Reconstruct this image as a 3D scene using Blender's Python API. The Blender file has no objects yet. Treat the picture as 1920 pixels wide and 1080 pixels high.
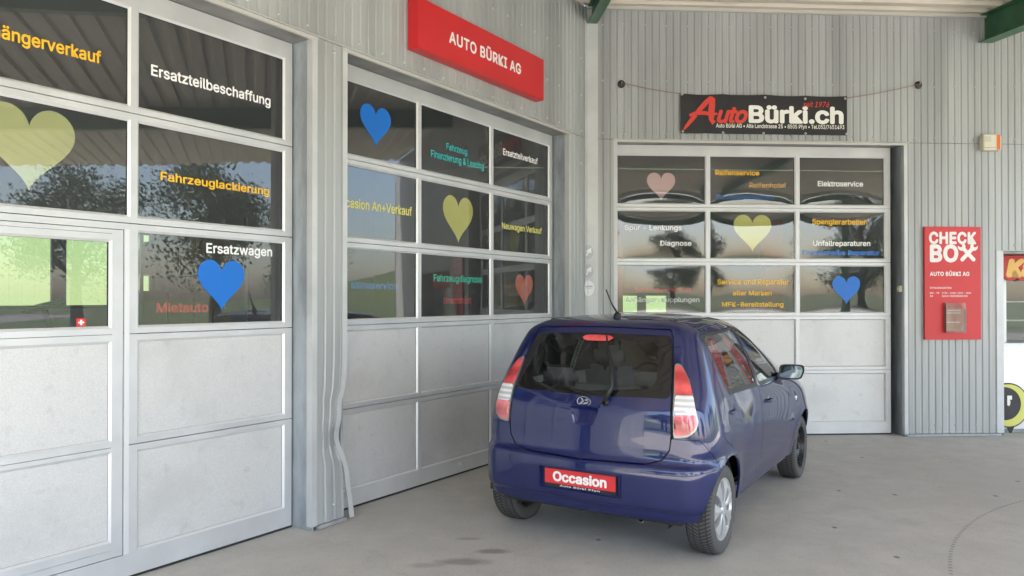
import bpy, bmesh, math, random, os
import numpy as np
from mathutils import Vector, Matrix

random.seed(7)
D = bpy.data
SC = bpy.context.scene
COL = SC.collection

# ------------------------------------------------------------------ camera, sky, sun, exposure
F_PX, HORIZON, CAM_H = 1405.0, 561.0, 1.64
PITCH = math.radians(0.385)
SHIFT = HORIZON - 540 - F_PX * math.tan(PITCH)
cam = D.cameras.new('camera')
cam.sensor_width = 36.0
cam.lens = F_PX / 1920 * 36
cam.shift_y = SHIFT / 1920
cam.clip_start, cam.clip_end = 0.05, 3000
camo = D.objects.new('camera', cam)
COL.objects.link(camo)
camo.location = (0, 0, CAM_H)
camo.rotation_euler = (math.radians(90) + PITCH, 0, 0)
SC.camera = camo

SUN_EL, SUN_AZ = math.radians(58), math.radians(165)   # azimuth clockwise from +Y (the view): behind the camera, a little to the right
world = D.worlds.new('World')
SC.world = world
world.use_nodes = True
wn = world.node_tree
sky = wn.nodes.new('ShaderNodeTexSky')
sky.sky_type = 'NISHITA'
sky.sun_disc = False
sky.sun_elevation = SUN_EL
sky.sun_rotation = SUN_AZ
sky.air_density = 1.0
sky.dust_density = 2.2
sky.ozone_density = 1.0
wn.nodes['Background'].inputs[1].default_value = 0.15
wn.links.new(sky.outputs[0], wn.nodes['Background'].inputs[0])
sun = D.lights.new('sun', 'SUN')
sun.energy = 5.0
sun.angle = math.radians(0.55)
sun.color = (1.0, 0.93, 0.83)
suno = D.objects.new('sun', sun)
COL.objects.link(suno)
sd = Vector((math.sin(SUN_AZ) * math.cos(SUN_EL), math.cos(SUN_AZ) * math.cos(SUN_EL), math.sin(SUN_EL)))
suno.rotation_euler = sd.to_track_quat('Z', 'Y').to_euler()
suno.location = sd * 60
SC.view_settings.view_transform = 'Standard'
SC.view_settings.look = 'None'
SC.view_settings.gamma = 1
SC.view_settings.exposure = 2.6
SC.view_settings.use_curve_mapping = False

# ------------------------------------------------------------------ pixels of the photograph -> places
CAMV = np.array([0, 0, CAM_H])
def ray(x, y):
    dx = (x - 960) / F_PX; dy = -(y - 540 - SHIFT) / F_PX
    return np.array([dx, math.cos(PITCH) - dy * math.sin(PITCH), math.sin(PITCH) + dy * math.cos(PITCH)])
def on_plane(x, y, p0, n):
    r = ray(x, y); return CAMV + r * (((p0 - CAMV) @ n) / (r @ n))
def on_floor(x, y): return on_plane(x, y, np.zeros(3), np.array([0, 0, 1.0]))

class Wall:
    """a vertical plane: s runs along it, off comes out of it towards the forecourt"""
    def __init__(self, ang, dist):
        a = math.radians(ang)
        self.d = np.array([math.sin(a), math.cos(a), 0]); self.n = np.array([math.cos(a), -math.sin(a), 0])
        self.dist = dist; self.rot = math.radians(90 - ang)
    def at(self, s, off=0, z=0):
        p = self.d * s + self.n * (off - self.dist); return Vector((p[0], p[1], z))
    def px(self, x, y, off=0):
        p = on_plane(x, y, self.n * (off - self.dist), self.n); return float(p @ self.d), float(p[2])
WA = Wall(33.81, 4.32)
WB = Wall(86.6, 8.82)
OFA, OFB = 0.20, 0.175                       # outer face of the cladding in front of the door planes
M2 = np.array([WA.n[:2], WB.n[:2]])
CORNER = np.linalg.solve(M2, [OFA - WA.dist, OFB - WB.dist])
CSA, CSB = float(CORNER @ WA.d[:2]), float(CORNER @ WB.d[:2])

# ------------------------------------------------------------------ tags
def tag(o, label=None, cat=None, group=None, kind=None):
    if label: o['label'] = label
    if cat: o['category'] = cat
    if group: o['group'] = group
    if kind: o['kind'] = kind
    return o
def thing(name, label, cat, loc=(0, 0, 0), rz=0.0, group=None):
    o = D.objects.new(name, None); COL.objects.link(o)
    o.empty_display_size = 0.2
    o.location = loc; o.rotation_euler = (0, 0, rz)
    return tag(o, label, cat, group)
def copy_tree(o, parent=None):
    c = o.copy(); COL.objects.link(c); c.parent = parent
    for ch in list(o.children): copy_tree(ch, c)
    return c

# ------------------------------------------------------------------ mesh builder
class MB:
    def __init__(self): self.v = []; self.f = []; self.m = []
    def add(self, vs, fs, mi=0):
        b = len(self.v); self.v += [tuple(map(float, p)) for p in vs]
        self.f += [tuple(b + i for i in f) for f in fs]; self.m += [mi] * len(fs); return self
    def quad(self, a, b, c, d, mi=0): return self.add([a, b, c, d], [(0, 1, 2, 3)], mi)
    def box(self, x0, x1, y0, y1, z0, z1, mi=0):
        v = [(x0, y0, z0), (x1, y0, z0), (x1, y1, z0), (x0, y1, z0), (x0, y0, z1), (x1, y0, z1), (x1, y1, z1), (x0, y1, z1)]
        return self.add(v, [(0, 3, 2, 1), (4, 5, 6, 7), (0, 1, 5, 4), (1, 2, 6, 5), (2, 3, 7, 6), (3, 0, 4, 7)], mi)
    def prism(self, poly, y0, y1, mi=0):                # polygon in x,z pushed along y
        n = len(poly)
        v = [(p[0], y0, p[1]) for p in poly] + [(p[0], y1, p[1]) for p in poly]
        f = [tuple(range(n)), tuple(range(2 * n - 1, n - 1, -1))] + [(i, i + n, (i + 1) % n + n, (i + 1) % n) for i in range(n)]
        return self.add(v, f, mi)
    def tube(self, pts, r, n=8, mi=0, caps=True):
        pts = [Vector(p) for p in pts]; rings = []
        rr = r if isinstance(r, (list, tuple)) else [r] * len(pts)
        up = None
        for i, p in enumerate(pts):
            t = (pts[min(i + 1, len(pts) - 1)] - pts[max(i - 1, 0)]).normalized()
            if up is None or abs(up.dot(t)) > .98:
                up = Vector((0, 0, 1)) if abs(t.z) < .9 else Vector((1, 0, 0))
            a = t.cross(up).normalized(); b = t.cross(a).normalized(); up = -b if up.dot(-b) > 0 else b
            rings.append([p + (a * math.cos(2 * math.pi * k / n) + b * math.sin(2 * math.pi * k / n)) * rr[i] for k in range(n)])
        v = [q for rg in rings for q in rg]; f = []
        for i in range(len(pts) - 1):
            for k in range(n): f.append((i * n + k, i * n + (k + 1) % n, (i + 1) * n + (k + 1) % n, (i + 1) * n + k))
        if caps: f += [tuple(range(n))[::-1], tuple((len(pts) - 1) * n + k for k in range(n))]
        return self.add(v, f, mi)
    def lathe(self, prof, n=32, c=(0, 0, 0), axis='x', mi=0, closed=False):     # prof: (along axis, radius)
        v = []; f = []
        for a, r in prof:
            for k in range(n):
                t = 2 * math.pi * k / n; p, q = r * math.cos(t), r * math.sin(t)
                if axis == 'x': v.append((c[0] + a, c[1] + p, c[2] + q))
                elif axis == 'y': v.append((c[0] + p, c[1] + a, c[2] + q))
                else: v.append((c[0] + p, c[1] + q, c[2] + a))
        L = len(prof)
        for i in range(L if closed else L - 1):
            j = (i + 1) % L
            for k in range(n): f.append((i * n + k, i * n + (k + 1) % n, j * n + (k + 1) % n, j * n + k))
        return self.add(v, f, mi)
    def build(self, name, mat, parent=None, smooth=False, bevel=0, recalc=True, label=None, sharp=None):
        me = D.meshes.new(name); me.from_pydata(self.v, [], self.f)
        mats = mat if isinstance(mat, (list, tuple)) else [mat]
        for m in mats: me.materials.append(m)
        if len(mats) > 1: me.polygons.foreach_set('material_index', self.m)
        if bevel or recalc:
            bm = bmesh.new(); bm.from_mesh(me)
            if recalc: bmesh.ops.recalc_face_normals(bm, faces=bm.faces)
            if bevel: bmesh.ops.bevel(bm, geom=list(bm.edges), offset=bevel, segments=2, affect='EDGES', clamp_overlap=True)
            bm.to_mesh(me); bm.free()
        if smooth: me.polygons.foreach_set('use_smooth', [True] * len(me.polygons))
        if sharp is not None: me.set_sharp_from_angle(angle=math.radians(sharp))
        me.update()
        return link(name, me, parent, label)
def link(name, me, parent=None, label=None):
    o = D.objects.new(name, me); COL.objects.link(o); o.parent = parent
    if label: o['label'] = label
    return o

# ------------------------------------------------------------------ materials
def nodes_of(name):
    m = D.materials.new(name); m.use_nodes = True
    return m, m.node_tree, m.node_tree.nodes['Principled BSDF']
def N(nt, typ, **kw):
    n = nt.nodes.new(typ)
    for k, v in kw.items():
        if k.startswith('i_'): n.inputs[k[2:].replace('_', ' ')].default_value = v
        elif k.startswith('n') and k[1:].isdigit(): n.inputs[int(k[1:])].default_value = v
        else: setattr(n, k, v)
    return n
def rgba(c): return (c[0], c[1], c[2], 1)
def mat(name, col, rough=.5, metal=0.0, coat=0.0, noise=0.0, nscale=8.0, bump=0.0, bscale=60.0, bdist=.002, spec=.5, col2=None, stretch=None, emit=0.0, trans=0.0, ior=1.45, rvar=0.0, detail=5.0):
    m, nt, p = nodes_of(name)
    p.inputs['Base Color'].default_value = rgba(col)
    p.inputs['Roughness'].default_value = rough
    p.inputs['Metallic'].default_value = metal
    p.inputs['Specular IOR Level'].default_value = spec
    p.inputs['IOR'].default_value = ior
    if coat: p.inputs['Coat Weight'].default_value = coat; p.inputs['Coat Roughness'].default_value = .03
    if trans: p.inputs['Transmission Weight'].default_value = trans
    if emit: p.inputs['Emission Color'].default_value = rgba(col); p.inputs['Emission Strength'].default_value = emit
    if noise or bump or rvar:
        tc = N(nt, 'ShaderNodeTexCoord')
        src = tc.outputs['Object']
        if stretch:
            mp = N(nt, 'ShaderNodeMapping'); mp.inputs['Scale'].default_value = stretch
            nt.links.new(src, mp.inputs[0]); src = mp.outputs[0]
    if noise or rvar:
        nz = N(nt, 'ShaderNodeTexNoise'); nz.inputs['Scale'].default_value = nscale; nz.inputs['Detail'].default_value = detail
        nz.inputs['Roughness'].default_value = .6
        nt.links.new(src, nz.inputs['Vector'])
    if noise:
        mx = N(nt, 'ShaderNodeMix', data_type='RGBA')
        c2 = col2 or [c * (1 - noise) for c in col]
        mx.inputs['A'].default_value = rgba(c2); mx.inputs['B'].default_value = rgba([min(1, c * (1 + (0 if col2 else noise * .35))) for c in col])
        rp = N(nt, 'ShaderNodeMapRange'); rp.inputs['From Min'].default_value = .33; rp.inputs['From Max'].default_value = .67
        nt.links.new(nz.outputs[0], rp.inputs[0]); nt.links.new(rp.outputs[0], mx.inputs['Factor'])
        nt.links.new(mx.outputs['Result'], p.inputs['Base Color'])
    if rvar:
        r2 = N(nt, 'ShaderNodeMapRange'); r2.inputs['From Min'].default_value = .3; r2.inputs['From Max'].default_value = .7
        r2.inputs['To Min'].default_value = max(0, rough - rvar); r2.inputs['To Max'].default_value = min(1, rough + rvar)
        nt.links.new(nz.outputs[0], r2.inputs[0]); nt.links.new(r2.outputs[0], p.inputs['Roughness'])
    if bump:
        n2 = N(nt, 'ShaderNodeTexNoise'); n2.inputs['Scale'].default_value = bscale; n2.inputs['Detail'].default_value = 3
        bp = N(nt, 'ShaderNodeBump'); bp.inputs['Strength'].default_value = bump; bp.inputs['Distance'].default_value = bdist
        nt.links.new(src, n2.inputs['Vector']); nt.links.new(n2.outputs[0], bp.inputs['Height']); nt.links.new(bp.outputs[0], p.inputs['Normal'])
    return m
def glass_mat(name, tint=(1, 1, 1), ior=1.6, wav=0.0, wscale=2.0, rough=0.0, gain=1.0, film=0.0):
    """thin pane: lets light through and mirrors by angle (Fresnel); film adds a faint dusty veil"""
    m, nt, p = nodes_of(name); nt.nodes.remove(p)
    out = nt.nodes['Material Output']
    tr = N(nt, 'ShaderNodeBsdfTransparent'); tr.inputs[0].default_value = rgba(tint)
    gl = N(nt, 'ShaderNodeBsdfGlossy'); gl.inputs['Roughness'].default_value = rough; gl.inputs[0].default_value = (1, 1, 1, 1)
    fr = N(nt, 'ShaderNodeFresnel'); fr.inputs['IOR'].default_value = ior
    mx = N(nt, 'ShaderNodeMixShader')
    ml = N(nt, 'ShaderNodeMath', operation='MULTIPLY', use_clamp=True); ml.inputs[1].default_value = gain
    nt.links.new(fr.outputs[0], ml.inputs[0]); nt.links.new(ml.outputs[0], mx.inputs[0])
    nt.links.new(tr.outputs[0], mx.inputs[1]); nt.links.new(gl.outputs[0], mx.inputs[2])
    if wav:
        tc = N(nt, 'ShaderNodeTexCoord'); nz = N(nt, 'ShaderNodeTexNoise'); nz.inputs['Scale'].default_value = wscale; nz.inputs['Detail'].default_value = 1.0
        bp = N(nt, 'ShaderNodeBump'); bp.inputs['Strength'].default_value = 1; bp.inputs['Distance'].default_value = wav
        nt.links.new(tc.outputs['Object'], nz.inputs['Vector']); nt.links.new(nz.outputs[0], bp.inputs['Height'])
        nt.links.new(bp.outputs[0], gl.inputs['Normal'])
    last = mx
    if film:
        df = N(nt, 'ShaderNodeBsdfDiffuse'); df.inputs[0].default_value = (.55, .58, .62, 1)
        m2 = N(nt, 'ShaderNodeMixShader'); m2.inputs[0].default_value = film
        nt.links.new(mx.outputs[0], m2.inputs[1]); nt.links.new(df.outputs[0], m2.inputs[2]); last = m2
    nt.links.new(last.outputs[0], out.inputs[0])
    return m

CLAD = mat('cladding_paint', (.39, .405, .405), .42, .15, noise=.24, nscale=1.6, bump=.05, bscale=40, stretch=(1.6, 1.6, .12), spec=.45, rvar=.06)
FLASH = mat('flashing_paint', (.52, .535, .54), .4, .15, noise=.12, nscale=2.5, bump=.03, bscale=30, spec=.5)
GALV = mat('galvanised_steel', (.36, .40, .43), .42, .35, noise=.3, nscale=9, stretch=(1, 1, .3), rvar=.12, detail=8)
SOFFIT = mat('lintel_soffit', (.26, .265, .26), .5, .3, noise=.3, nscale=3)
ALU = mat('anodised_aluminium', (.58, .59, .60), .42, .35, noise=.12, nscale=2.2, rvar=.06, detail=8)
BEAD = mat('glazing_bead', (.66, .67, .68), .38, .3)
def panel_mat():
    """stucco-embossed aluminium sheet with smudges and splashes"""
    m = mat('embossed_sheet', (.60, .595, .585), .5, .25, bump=.7, bscale=150, bdist=.0018)
    nt = m.node_tree; p = nt.nodes['Principled BSDF']; L = nt.links.new
    tc = N(nt, 'ShaderNodeTexCoord')
    def nz(scale, det, a, b, c, d):
        n = N(nt, 'ShaderNodeTexNoise'); n.inputs['Scale'].default_value = scale; n.inputs['Detail'].default_value = det; n.inputs['Roughness'].default_value = .65; L(tc.outputs['Object'], n.inputs['Vector'])
        r = N(nt, 'ShaderNodeMapRange'); r.inputs[1].default_value = a; r.inputs[2].default_value = b; r.inputs[3].default_value = c; r.inputs[4].default_value = d; L(n.outputs[0], r.inputs[0]); return r.outputs[0]
    def mx(f, A, B):
        n = N(nt, 'ShaderNodeMix', data_type='RGBA'); L(f, n.inputs['Factor'])
        for k, q in (('A', A), ('B', B)):
            if isinstance(q, tuple): n.inputs[k].default_value = rgba(q)
            else: L(q, n.inputs[k])
        return n.outputs['Result']
    c = mx(nz(150, 2, .42, .60, 0, 1), (.545, .545, .54), (.615, .615, .61))
    c = mx(nz(1.3, 6, .50, .72, 0, .75), c, (.47, .47, .465))
    c = mx(nz(9, 8, .58, .74, 0, .6), c, (.42, .415, .405))
    L(c, p.inputs['Base Color'])
    return m
PANEL = panel_mat()
RUBBER = mat('black_rubber', (.022, .022, .024), .7)
SCREW = mat('screw_head', (.55, .55, .54), .35, .7)
PANE = glass_mat('window_glass', (.90, .93, .93), 1.7, .0011, 1.6, gain=1.1, film=.05)
PANEB = glass_mat('acrylic_glass', (.88, .92, .92), 1.7, .0011, 2.2, gain=1.15, film=.06)
GREEN = mat('green_beam_paint', (.035, .125, .06), .42, noise=.25, nscale=4)
CREAM = mat('cream_roof_sheet', (.56, .52, .44), .55, noise=.12, nscale=1.5)
CONC = None
WHITE_V = mat('white_vinyl', (.80, .80, .80), .45)
YEL_V = mat('yellow_vinyl', (.80, .44, .015), .45)
LEM_V = mat('lemon_vinyl', (.66, .62, .16), .5, noise=.05, nscale=3)
PALE_V = mat('pale_lemon_vinyl', (.58, .57, .27), .5, noise=.06, nscale=3)
BLUE_V = mat('blue_vinyl', (.0, .14, .55), .4, noise=.05, nscale=4)
TBLUE_V = mat('mid_blue_vinyl', (.03, .20, .60), .45)
RED_V = mat('red_vinyl', (.62, .03, .03), .45)
SALM_V = mat('faded_red_vinyl', (.62, .16, .11), .5, noise=.1, nscale=6)
PINK_V = mat('pale_red_vinyl', (.66, .44, .44), .5)
TEAL_V = mat('teal_vinyl', (.02, .42, .42), .45)
GRN_V = mat('green_vinyl', (.02, .38, .26), .45)
SIGNRED = mat('sign_red', (.56, .022, .026), .38, noise=.08, nscale=2)
SIGNWHITE = mat('sign_white', (.80, .79, .77), .5)
INTW = mat('workshop_wall', (.22, .215, .205), .8, noise=.15, nscale=1)
INTD = mat('workshop_dark', (.06, .06, .065), .6)

# ------------------------------------------------------------------ lettering (all curves made first, converted in one go)
try:
    FONT = D.fonts.load(os.path.join(bpy.utils.system_resource('DATAFILES', path='fonts'), 'Inter.woff2'))
except Exception:
    FONT = None
_txt = {}
def reg(body, bold=.012, shear=0.0, space=1.0):
    k = (body, bold, shear, space)
    if k in _txt: return
    cu = D.curves.new('lettering', 'FONT'); cu.body = body; cu.shear = shear; cu.space_character = space
    cu.resolution_u = 3
    if FONT: cu.font = FONT
    o = D.objects.new('lettering', cu); COL.objects.link(o); _txt[k] = o
BODIES = ['Anhängerverkauf', 'Ersatzteilbeschaffung', 'Fahrzeuglackierung', 'Ersatzwagen', 'Mietauto', 'Fahrzeug', 'Finanzierung & Leasing',
          'Ersatzteilverkauf', 'Occasion An+Verkauf', 'Neuwagen Verkauf', 'Klimaservice', 'Fahrzeugdiagnose', 'Bremstest', 'Reifenservice',
          'Reifenhotel', 'Reifenreparaturen', 'Elektroservice', 'Spur + Lenkungs', 'Diagnose', 'Spenglerarbeiten', 'Unfallreparaturen',
          'Frontscheibe Reparatur', 'Anhängerservice', 'Anhänger-Kupplungen', 'Service und Reparatur', 'aller Marken', 'MFK-Bereitstellung']
for b in BODIES: reg(b, .018)
reg('H', 0.0)
for b in ['AUTO BÜRKI AG']: reg(b, .024, 0, 1.06)
for b in ['CHECK', 'BO']: reg(b, .038, 0, 1.06)
for b in ['ÖFFNUNGSZEITEN:', 'MO - FR', 'SA', '0730 - 1200 / 1330 - 1800', 'NACH VEREINBARUNG']: reg(b, .012, 0, 1.05)
reg('Occasion', .034, 0, 1.0); reg('Auto Bürki Pfyn', .016, 0, 1.08)
reg('uto', .03, .3, .95); reg('Bürki.ch', .034, 0, 1.0); reg('seit 1976', .008, .3, 1.05)
reg('Auto Bürki AG • Alte Landstrasse 25 • 8505 Pfyn • Tel.052/7651493', .012)
reg('Ka', .06, .18)
bpy.context.view_layer.update()
_dg = bpy.context.evaluated_depsgraph_get()
TM = {}
for k, o in _txt.items():
    me = D.meshes.new_from_object(o.evaluated_get(_dg))
    co = np.empty(len(me.vertices) * 3); me.vertices.foreach_get('co', co); co = co.reshape(-1, 3)
    fs = [tuple(p.vertices) for p in me.polygons]; V_ = []; F_ = []
    sh = [(0, 0)] + ([(k[1] * math.cos(a), k[1] * math.sin(a)) for a in [math.pi * q / 4 for q in range(8)]] if k[1] > 0 else [])
    for q, (dx, dz) in enumerate(sh):                     # heavier letters: shifted copies a hair apart
        b_ = len(V_); V_ += [(c[0] + dx, c[1] + dz, .00005 * q) for c in co]; F_ += [tuple(b_ + i for i in f) for f in fs]
    TM[k] = (V_, F_, co[:, 0].min() - k[1], co[:, 0].max() + k[1])
    D.meshes.remove(me)
for o in _txt.values():
    cu = o.data; D.objects.remove(o); D.curves.remove(cu)
CAPH = max(v[1] for v in TM[('H', 0.0, 0.0, 1.0)][0])
def lettering(key, x0, x1, zb, cap, y, m, parent, name='lettering', wave=None, depth=0.0):
    """flat letters in the x,z plane of the parent, facing -y, fitted between x0 and x1 with the given cap height"""
    key = (key + (.012, 0.0, 1.0)[len(key) - 1:]) if isinstance(key, tuple) else (key, .018, 0.0, 1.0)
    vs, fs, a, b = TM[key]; sx = (x1 - x0) / (b - a); sz = cap / CAPH
    v = [(x0 + (p[0] - a) * sx, (y if wave is None else y + wave(x0 + (p[0] - a) * sx, zb + p[1] * sz)) - p[2], zb + p[1] * sz) for p in vs]
    mb = MB(); mb.add(v, fs)
    if depth: mb.add([(p[0], p[1] + depth, p[2]) for p in v], [f[::-1] for f in fs])
    return mb.build(name, m, parent, recalc=False)
def heart(x0, x1, z0, z1, y, m, parent, name='heart_sticker', label=None, wave=None):
    pts = []
    for i in range(64):
        t = 2 * math.pi * i / 64
        hx = 16 * math.sin(t) ** 3
        hz = 13 * math.cos(t) - 5 * math.cos(2 * t) - 2 * math.cos(3 * t) - math.cos(4 * t)
        pts.append((hx, hz))
    xs = [p[0] for p in pts]; zs = [p[1] for p in pts]
    P = [(x0 + (p[0] - min(xs)) / (max(xs) - min(xs)) * (x1 - x0), z0 + (p[1] - min(zs)) / (max(zs) - min(zs)) * (z1 - z0)) for p in pts]
    if wave is None: return MB().prism(P, y - .001, y).build(name, m, parent, label=label)
    cx, cz = (x0 + x1) / 2, z0 + (z1 - z0) * .55; mb = MB(); R_ = 8; n = len(P)
    v = [(cx, y + wave(cx, cz), cz)]
    for j in range(1, R_ + 1):
        for p in P: x, z = cx + (p[0] - cx) * j / R_, cz + (p[1] - cz) * j / R_; v.append((x, y + wave(x, z), z))
    f = [(0, 1 + k, 1 + (k + 1) % n) for k in range(n)] + [(1 + (j - 1) * n + k, 1 + j * n + k, 1 + j * n + (k + 1) % n, 1 + (j - 1) * n + (k + 1) % n) for j in range(1, R_) for k in range(n)]
    return mb.add(v, f).build(name, m, parent, label=label, smooth=True, recalc=False)
# ------------------------------------------------------------------ ground, meadow, forecourt
def meadow_height(x, y):
    p = np.array([x, y, 0.0])
    back = max(-(p @ WA.n) - 24, 0)                     # how far behind the left wing
    back2 = max((p @ -WB.n) - 26, 0)                    # how far behind the right wing
    t = max(back, back2)
    h = 34 * (1 - math.exp(-t / 75)) if t > 0 else 0
    return h + (.35 * math.sin(x * .05) * math.cos(y * .06) if t > 20 else 0)
mb = MB(); G = []
ax = sorted(set([-900, -600, -400, -300, -220] + list(range(-170, 171, 5)) + [220, 300, 400, 600, 900]))
for j, y in enumerate(ax):
    for x in ax: mb.v.append((x, y, meadow_height(x, y) - .012))
n = len(ax)
for j in range(n - 1):
    for i in range(n - 1): mb.f.append((j * n + i, j * n + i + 1, (j + 1) * n + i + 1, (j + 1) * n + i)); mb.m.append(0)
GRASS = mat('meadow_grass', (.042, .078, .024), .9, noise=.4, nscale=.06, col2=(.075, .09, .032), bump=.3, bscale=3, bdist=.1)
tag(mb.build('meadow', GRASS, smooth=True, recalc=False), 'green meadow around the workshop rising to a hillside behind it', kind='structure')

def concrete():
    m, nt, p = nodes_of('forecourt_concrete')
    L = nt.links.new
    tc = N(nt, 'ShaderNodeTexCoord'); ob = tc.outputs['Object']
    def noise(scale, detail=6, rough=.6, src=ob):
        n = N(nt, 'ShaderNodeTexNoise'); n.inputs['Scale'].default_value = scale; n.inputs['Detail'].default_value = detail; n.inputs['Roughness'].default_value = rough
        L(src, n.inputs['Vector']); return n.outputs[0]
    def rng(src, a, b, c=0, d=1):
        r = N(nt, 'ShaderNodeMapRange'); r.inputs[1].default_value = a; r.inputs[2].default_value = b; r.inputs[3].default_value = c; r.inputs[4].default_value = d
        L(src, r.inputs[0]); return r.outputs[0]
    def math2(op, a, b=None):
        n = N(nt, 'ShaderNodeMath', operation=op, use_clamp=False)
        for i, s in enumerate((a, b)):
            if s is None: continue
            if isinstance(s, (int, float)): n.inputs[i].default_value = s
            else: L(s, n.inputs[i])
        return n.outputs[0]
    def mix(f, a, b):
        n = N(nt, 'ShaderNodeMix', data_type='RGBA')
        if isinstance(f, float): n.inputs['Factor'].default_value = f
        else: L(f, n.inputs['Factor'])
        for k, s in (('A', a), ('B', b)):
            if isinstance(s, tuple): n.inputs[k].default_value = rgba(s)
            else: L(s, n.inputs[k])
        return n.outputs['Result']
    c = mix(rng(noise(.55), .35, .65), (.40, .38, .34), (.50, .475, .435))
    c = mix(rng(noise(3.5, 8, .7), .38, .68), c, (.39, .372, .335))
    c = mix(rng(noise(70, 5, .8), .50, .70, 0, .7), c, (.60, .58, .54))
    c = mix(rng(noise(120, 3, .8), .56, .70, 0, .7), c, (.25, .24, .22))
    c = mix(rng(noise(14, 8, .75), .58, .75, 0, .5), c, (.31, .295, .27))
    sp = N(nt, 'ShaderNodeSeparateXYZ'); L(ob, sp.inputs[0]); X, Y = sp.outputs[0], sp.outputs[1]
    wob = math2('MULTIPLY', math2('SUBTRACT', noise(9, 7, .7), .5), .30)
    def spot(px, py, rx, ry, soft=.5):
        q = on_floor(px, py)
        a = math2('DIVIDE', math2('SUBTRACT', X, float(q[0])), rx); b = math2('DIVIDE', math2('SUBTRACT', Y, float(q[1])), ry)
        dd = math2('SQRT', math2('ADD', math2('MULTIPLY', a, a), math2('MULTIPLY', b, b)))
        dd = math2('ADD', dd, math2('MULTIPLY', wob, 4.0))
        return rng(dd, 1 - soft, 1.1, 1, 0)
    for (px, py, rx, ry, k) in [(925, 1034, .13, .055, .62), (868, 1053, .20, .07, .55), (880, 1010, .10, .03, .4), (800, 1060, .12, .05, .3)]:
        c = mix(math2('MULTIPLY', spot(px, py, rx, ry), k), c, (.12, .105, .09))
    # drips: small dark marks on the right part
    mp = N(nt, 'ShaderNodeMapping'); mp.inputs['Scale'].default_value = (1.9, 1.5, 1); mp.inputs['Rotation'].default_value = (0, 0, .2); L(ob, mp.inputs[0])
    vo = N(nt, 'ShaderNodeTexVoronoi'); vo.inputs['Scale'].default_value = 1.6; L(mp.outputs[0], vo.inputs['Vector'])
    dv = math2('ADD', vo.outputs['Distance'], math2('MULTIPLY', wob, .28))
    keep = rng(noise(.8, 1), .40, .46)
    c = mix(math2('MULTIPLY', math2('MULTIPLY', rng(dv, .045, .075, 1, 0), keep), .75), c, (.05, .048, .045))
    # dotted tyre track bending to the right
    pts = [on_floor(*q)[:2] for q in [(1783, 1072), (1800, 1000), (1920, 938)]]
    (x1, y1), (x2, y2), (x3, y3) = [(float(a), float(b)) for a, b in pts]
    dm = 2 * (x1 * (y2 - y3) + x2 * (y3 - y1) + x3 * (y1 - y2))
    ux = ((x1 ** 2 + y1 ** 2) * (y2 - y3) + (x2 ** 2 + y2 ** 2) * (y3 - y1) + (x3 ** 2 + y3 ** 2) * (y1 - y2)) / dm
    uy = ((x1 ** 2 + y1 ** 2) * (x3 - x2) + (x2 ** 2 + y2 ** 2) * (x1 - x3) + (x3 ** 2 + y3 ** 2) * (x2 - x1)) / dm
    R = math.hypot(x1 - ux, y1 - uy)
    a = math2('SUBTRACT', X, ux); b = math2('SUBTRACT', Y, uy)
    rd = math2('ABSOLUTE', math2('SUBTRACT', math2('SQRT', math2('ADD', math2('MULTIPLY', a, a), math2('MULTIPLY', b, b))), R))
    rd = math2('ADD', rd, math2('MULTIPLY', wob, .06))
    dots = rng(math2('SINE', math2('MULTIPLY', math2('ARCTAN2', b, a), R * 110.0)), -.4, .5)
    c = mix(math2('MULTIPLY', math2('MULTIPLY', rng(rd, .006, .014, 1, 0), dots), .55), c, (.10, .098, .095))
    # hairline cracks
    cv = N(nt, 'ShaderNodeTexVoronoi', feature='DISTANCE_TO_EDGE'); cv.inputs['Scale'].default_value = .22
    mv = N(nt, 'ShaderNodeMapping'); L(ob, mv.inputs[0])
    cn = N(nt, 'ShaderNodeTexNoise'); cn.inputs['Scale'].default_value = 2.2; cn.inputs['Detail'].default_value = 6; L(ob, cn.inputs['Vector'])
    va = N(nt, 'ShaderNodeVectorMath', operation='MULTIPLY_ADD'); va.inputs[1].default_value = (.5, .5, 0); L(cn.outputs[1], va.inputs[0]); L(mv.outputs[0], va.inputs[2])
    L(va.outputs[0], cv.inputs['Vector'])
    c = mix(math2('MULTIPLY', rng(cv.outputs['Distance'], .0006, .0016, 1, 0), .14), c, (.13, .125, .115))
    L(c, p.inputs['Base Color'])
    L(rng(noise(2.5, 5), .3, .7, .5, .78), p.inputs['Roughness'])
    p.inputs['Specular IOR Level'].default_value = .4
    bp = N(nt, 'ShaderNodeBump'); bp.inputs['Strength'].default_value = .35; bp.inputs['Distance'].default_value = .004
    L(noise(45, 6, .7), bp.inputs['Height']); L(bp.outputs[0], p.inputs['Normal'])
    return m
CONC = concrete()
def slab(name, poly, z, m, label):
    mb = MB(); mb.add([(p[0], p[1], z) for p in poly], [tuple(range(len(poly)))])
    return tag(mb.build(name, m, recalc=False), label, kind='structure')
B2 = lambda s, o: tuple(WB.at(s, o))[:2]
slab('forecourt', [B2(-22, 19), B2(17, 19), B2(17, -9.2), B2(-22, -9.2)], 0.0, CONC, 'grey concrete forecourt with oil stains and drips')
ASPH = mat('road_asphalt', (.17, .168, .165), .85, noise=.2, nscale=.8, bump=.3, bscale=40)
slab('road', [B2(-80, 25.5), B2(80, 25.5), B2(80, 19), B2(-80, 19)], -.004, ASPH, 'grey road along the far side of the forecourt')
line = mat('road_paint', (.72, .72, .70), .7)
for k in range(12):
    x0 = -36 + k * 6
    slab('road_marking', [B2(x0, 22.32), B2(x0 + 3, 22.32), B2(x0 + 3, 22.2), B2(x0, 22.2)], 0.0, line, 'white dash along the middle of the road')

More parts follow.
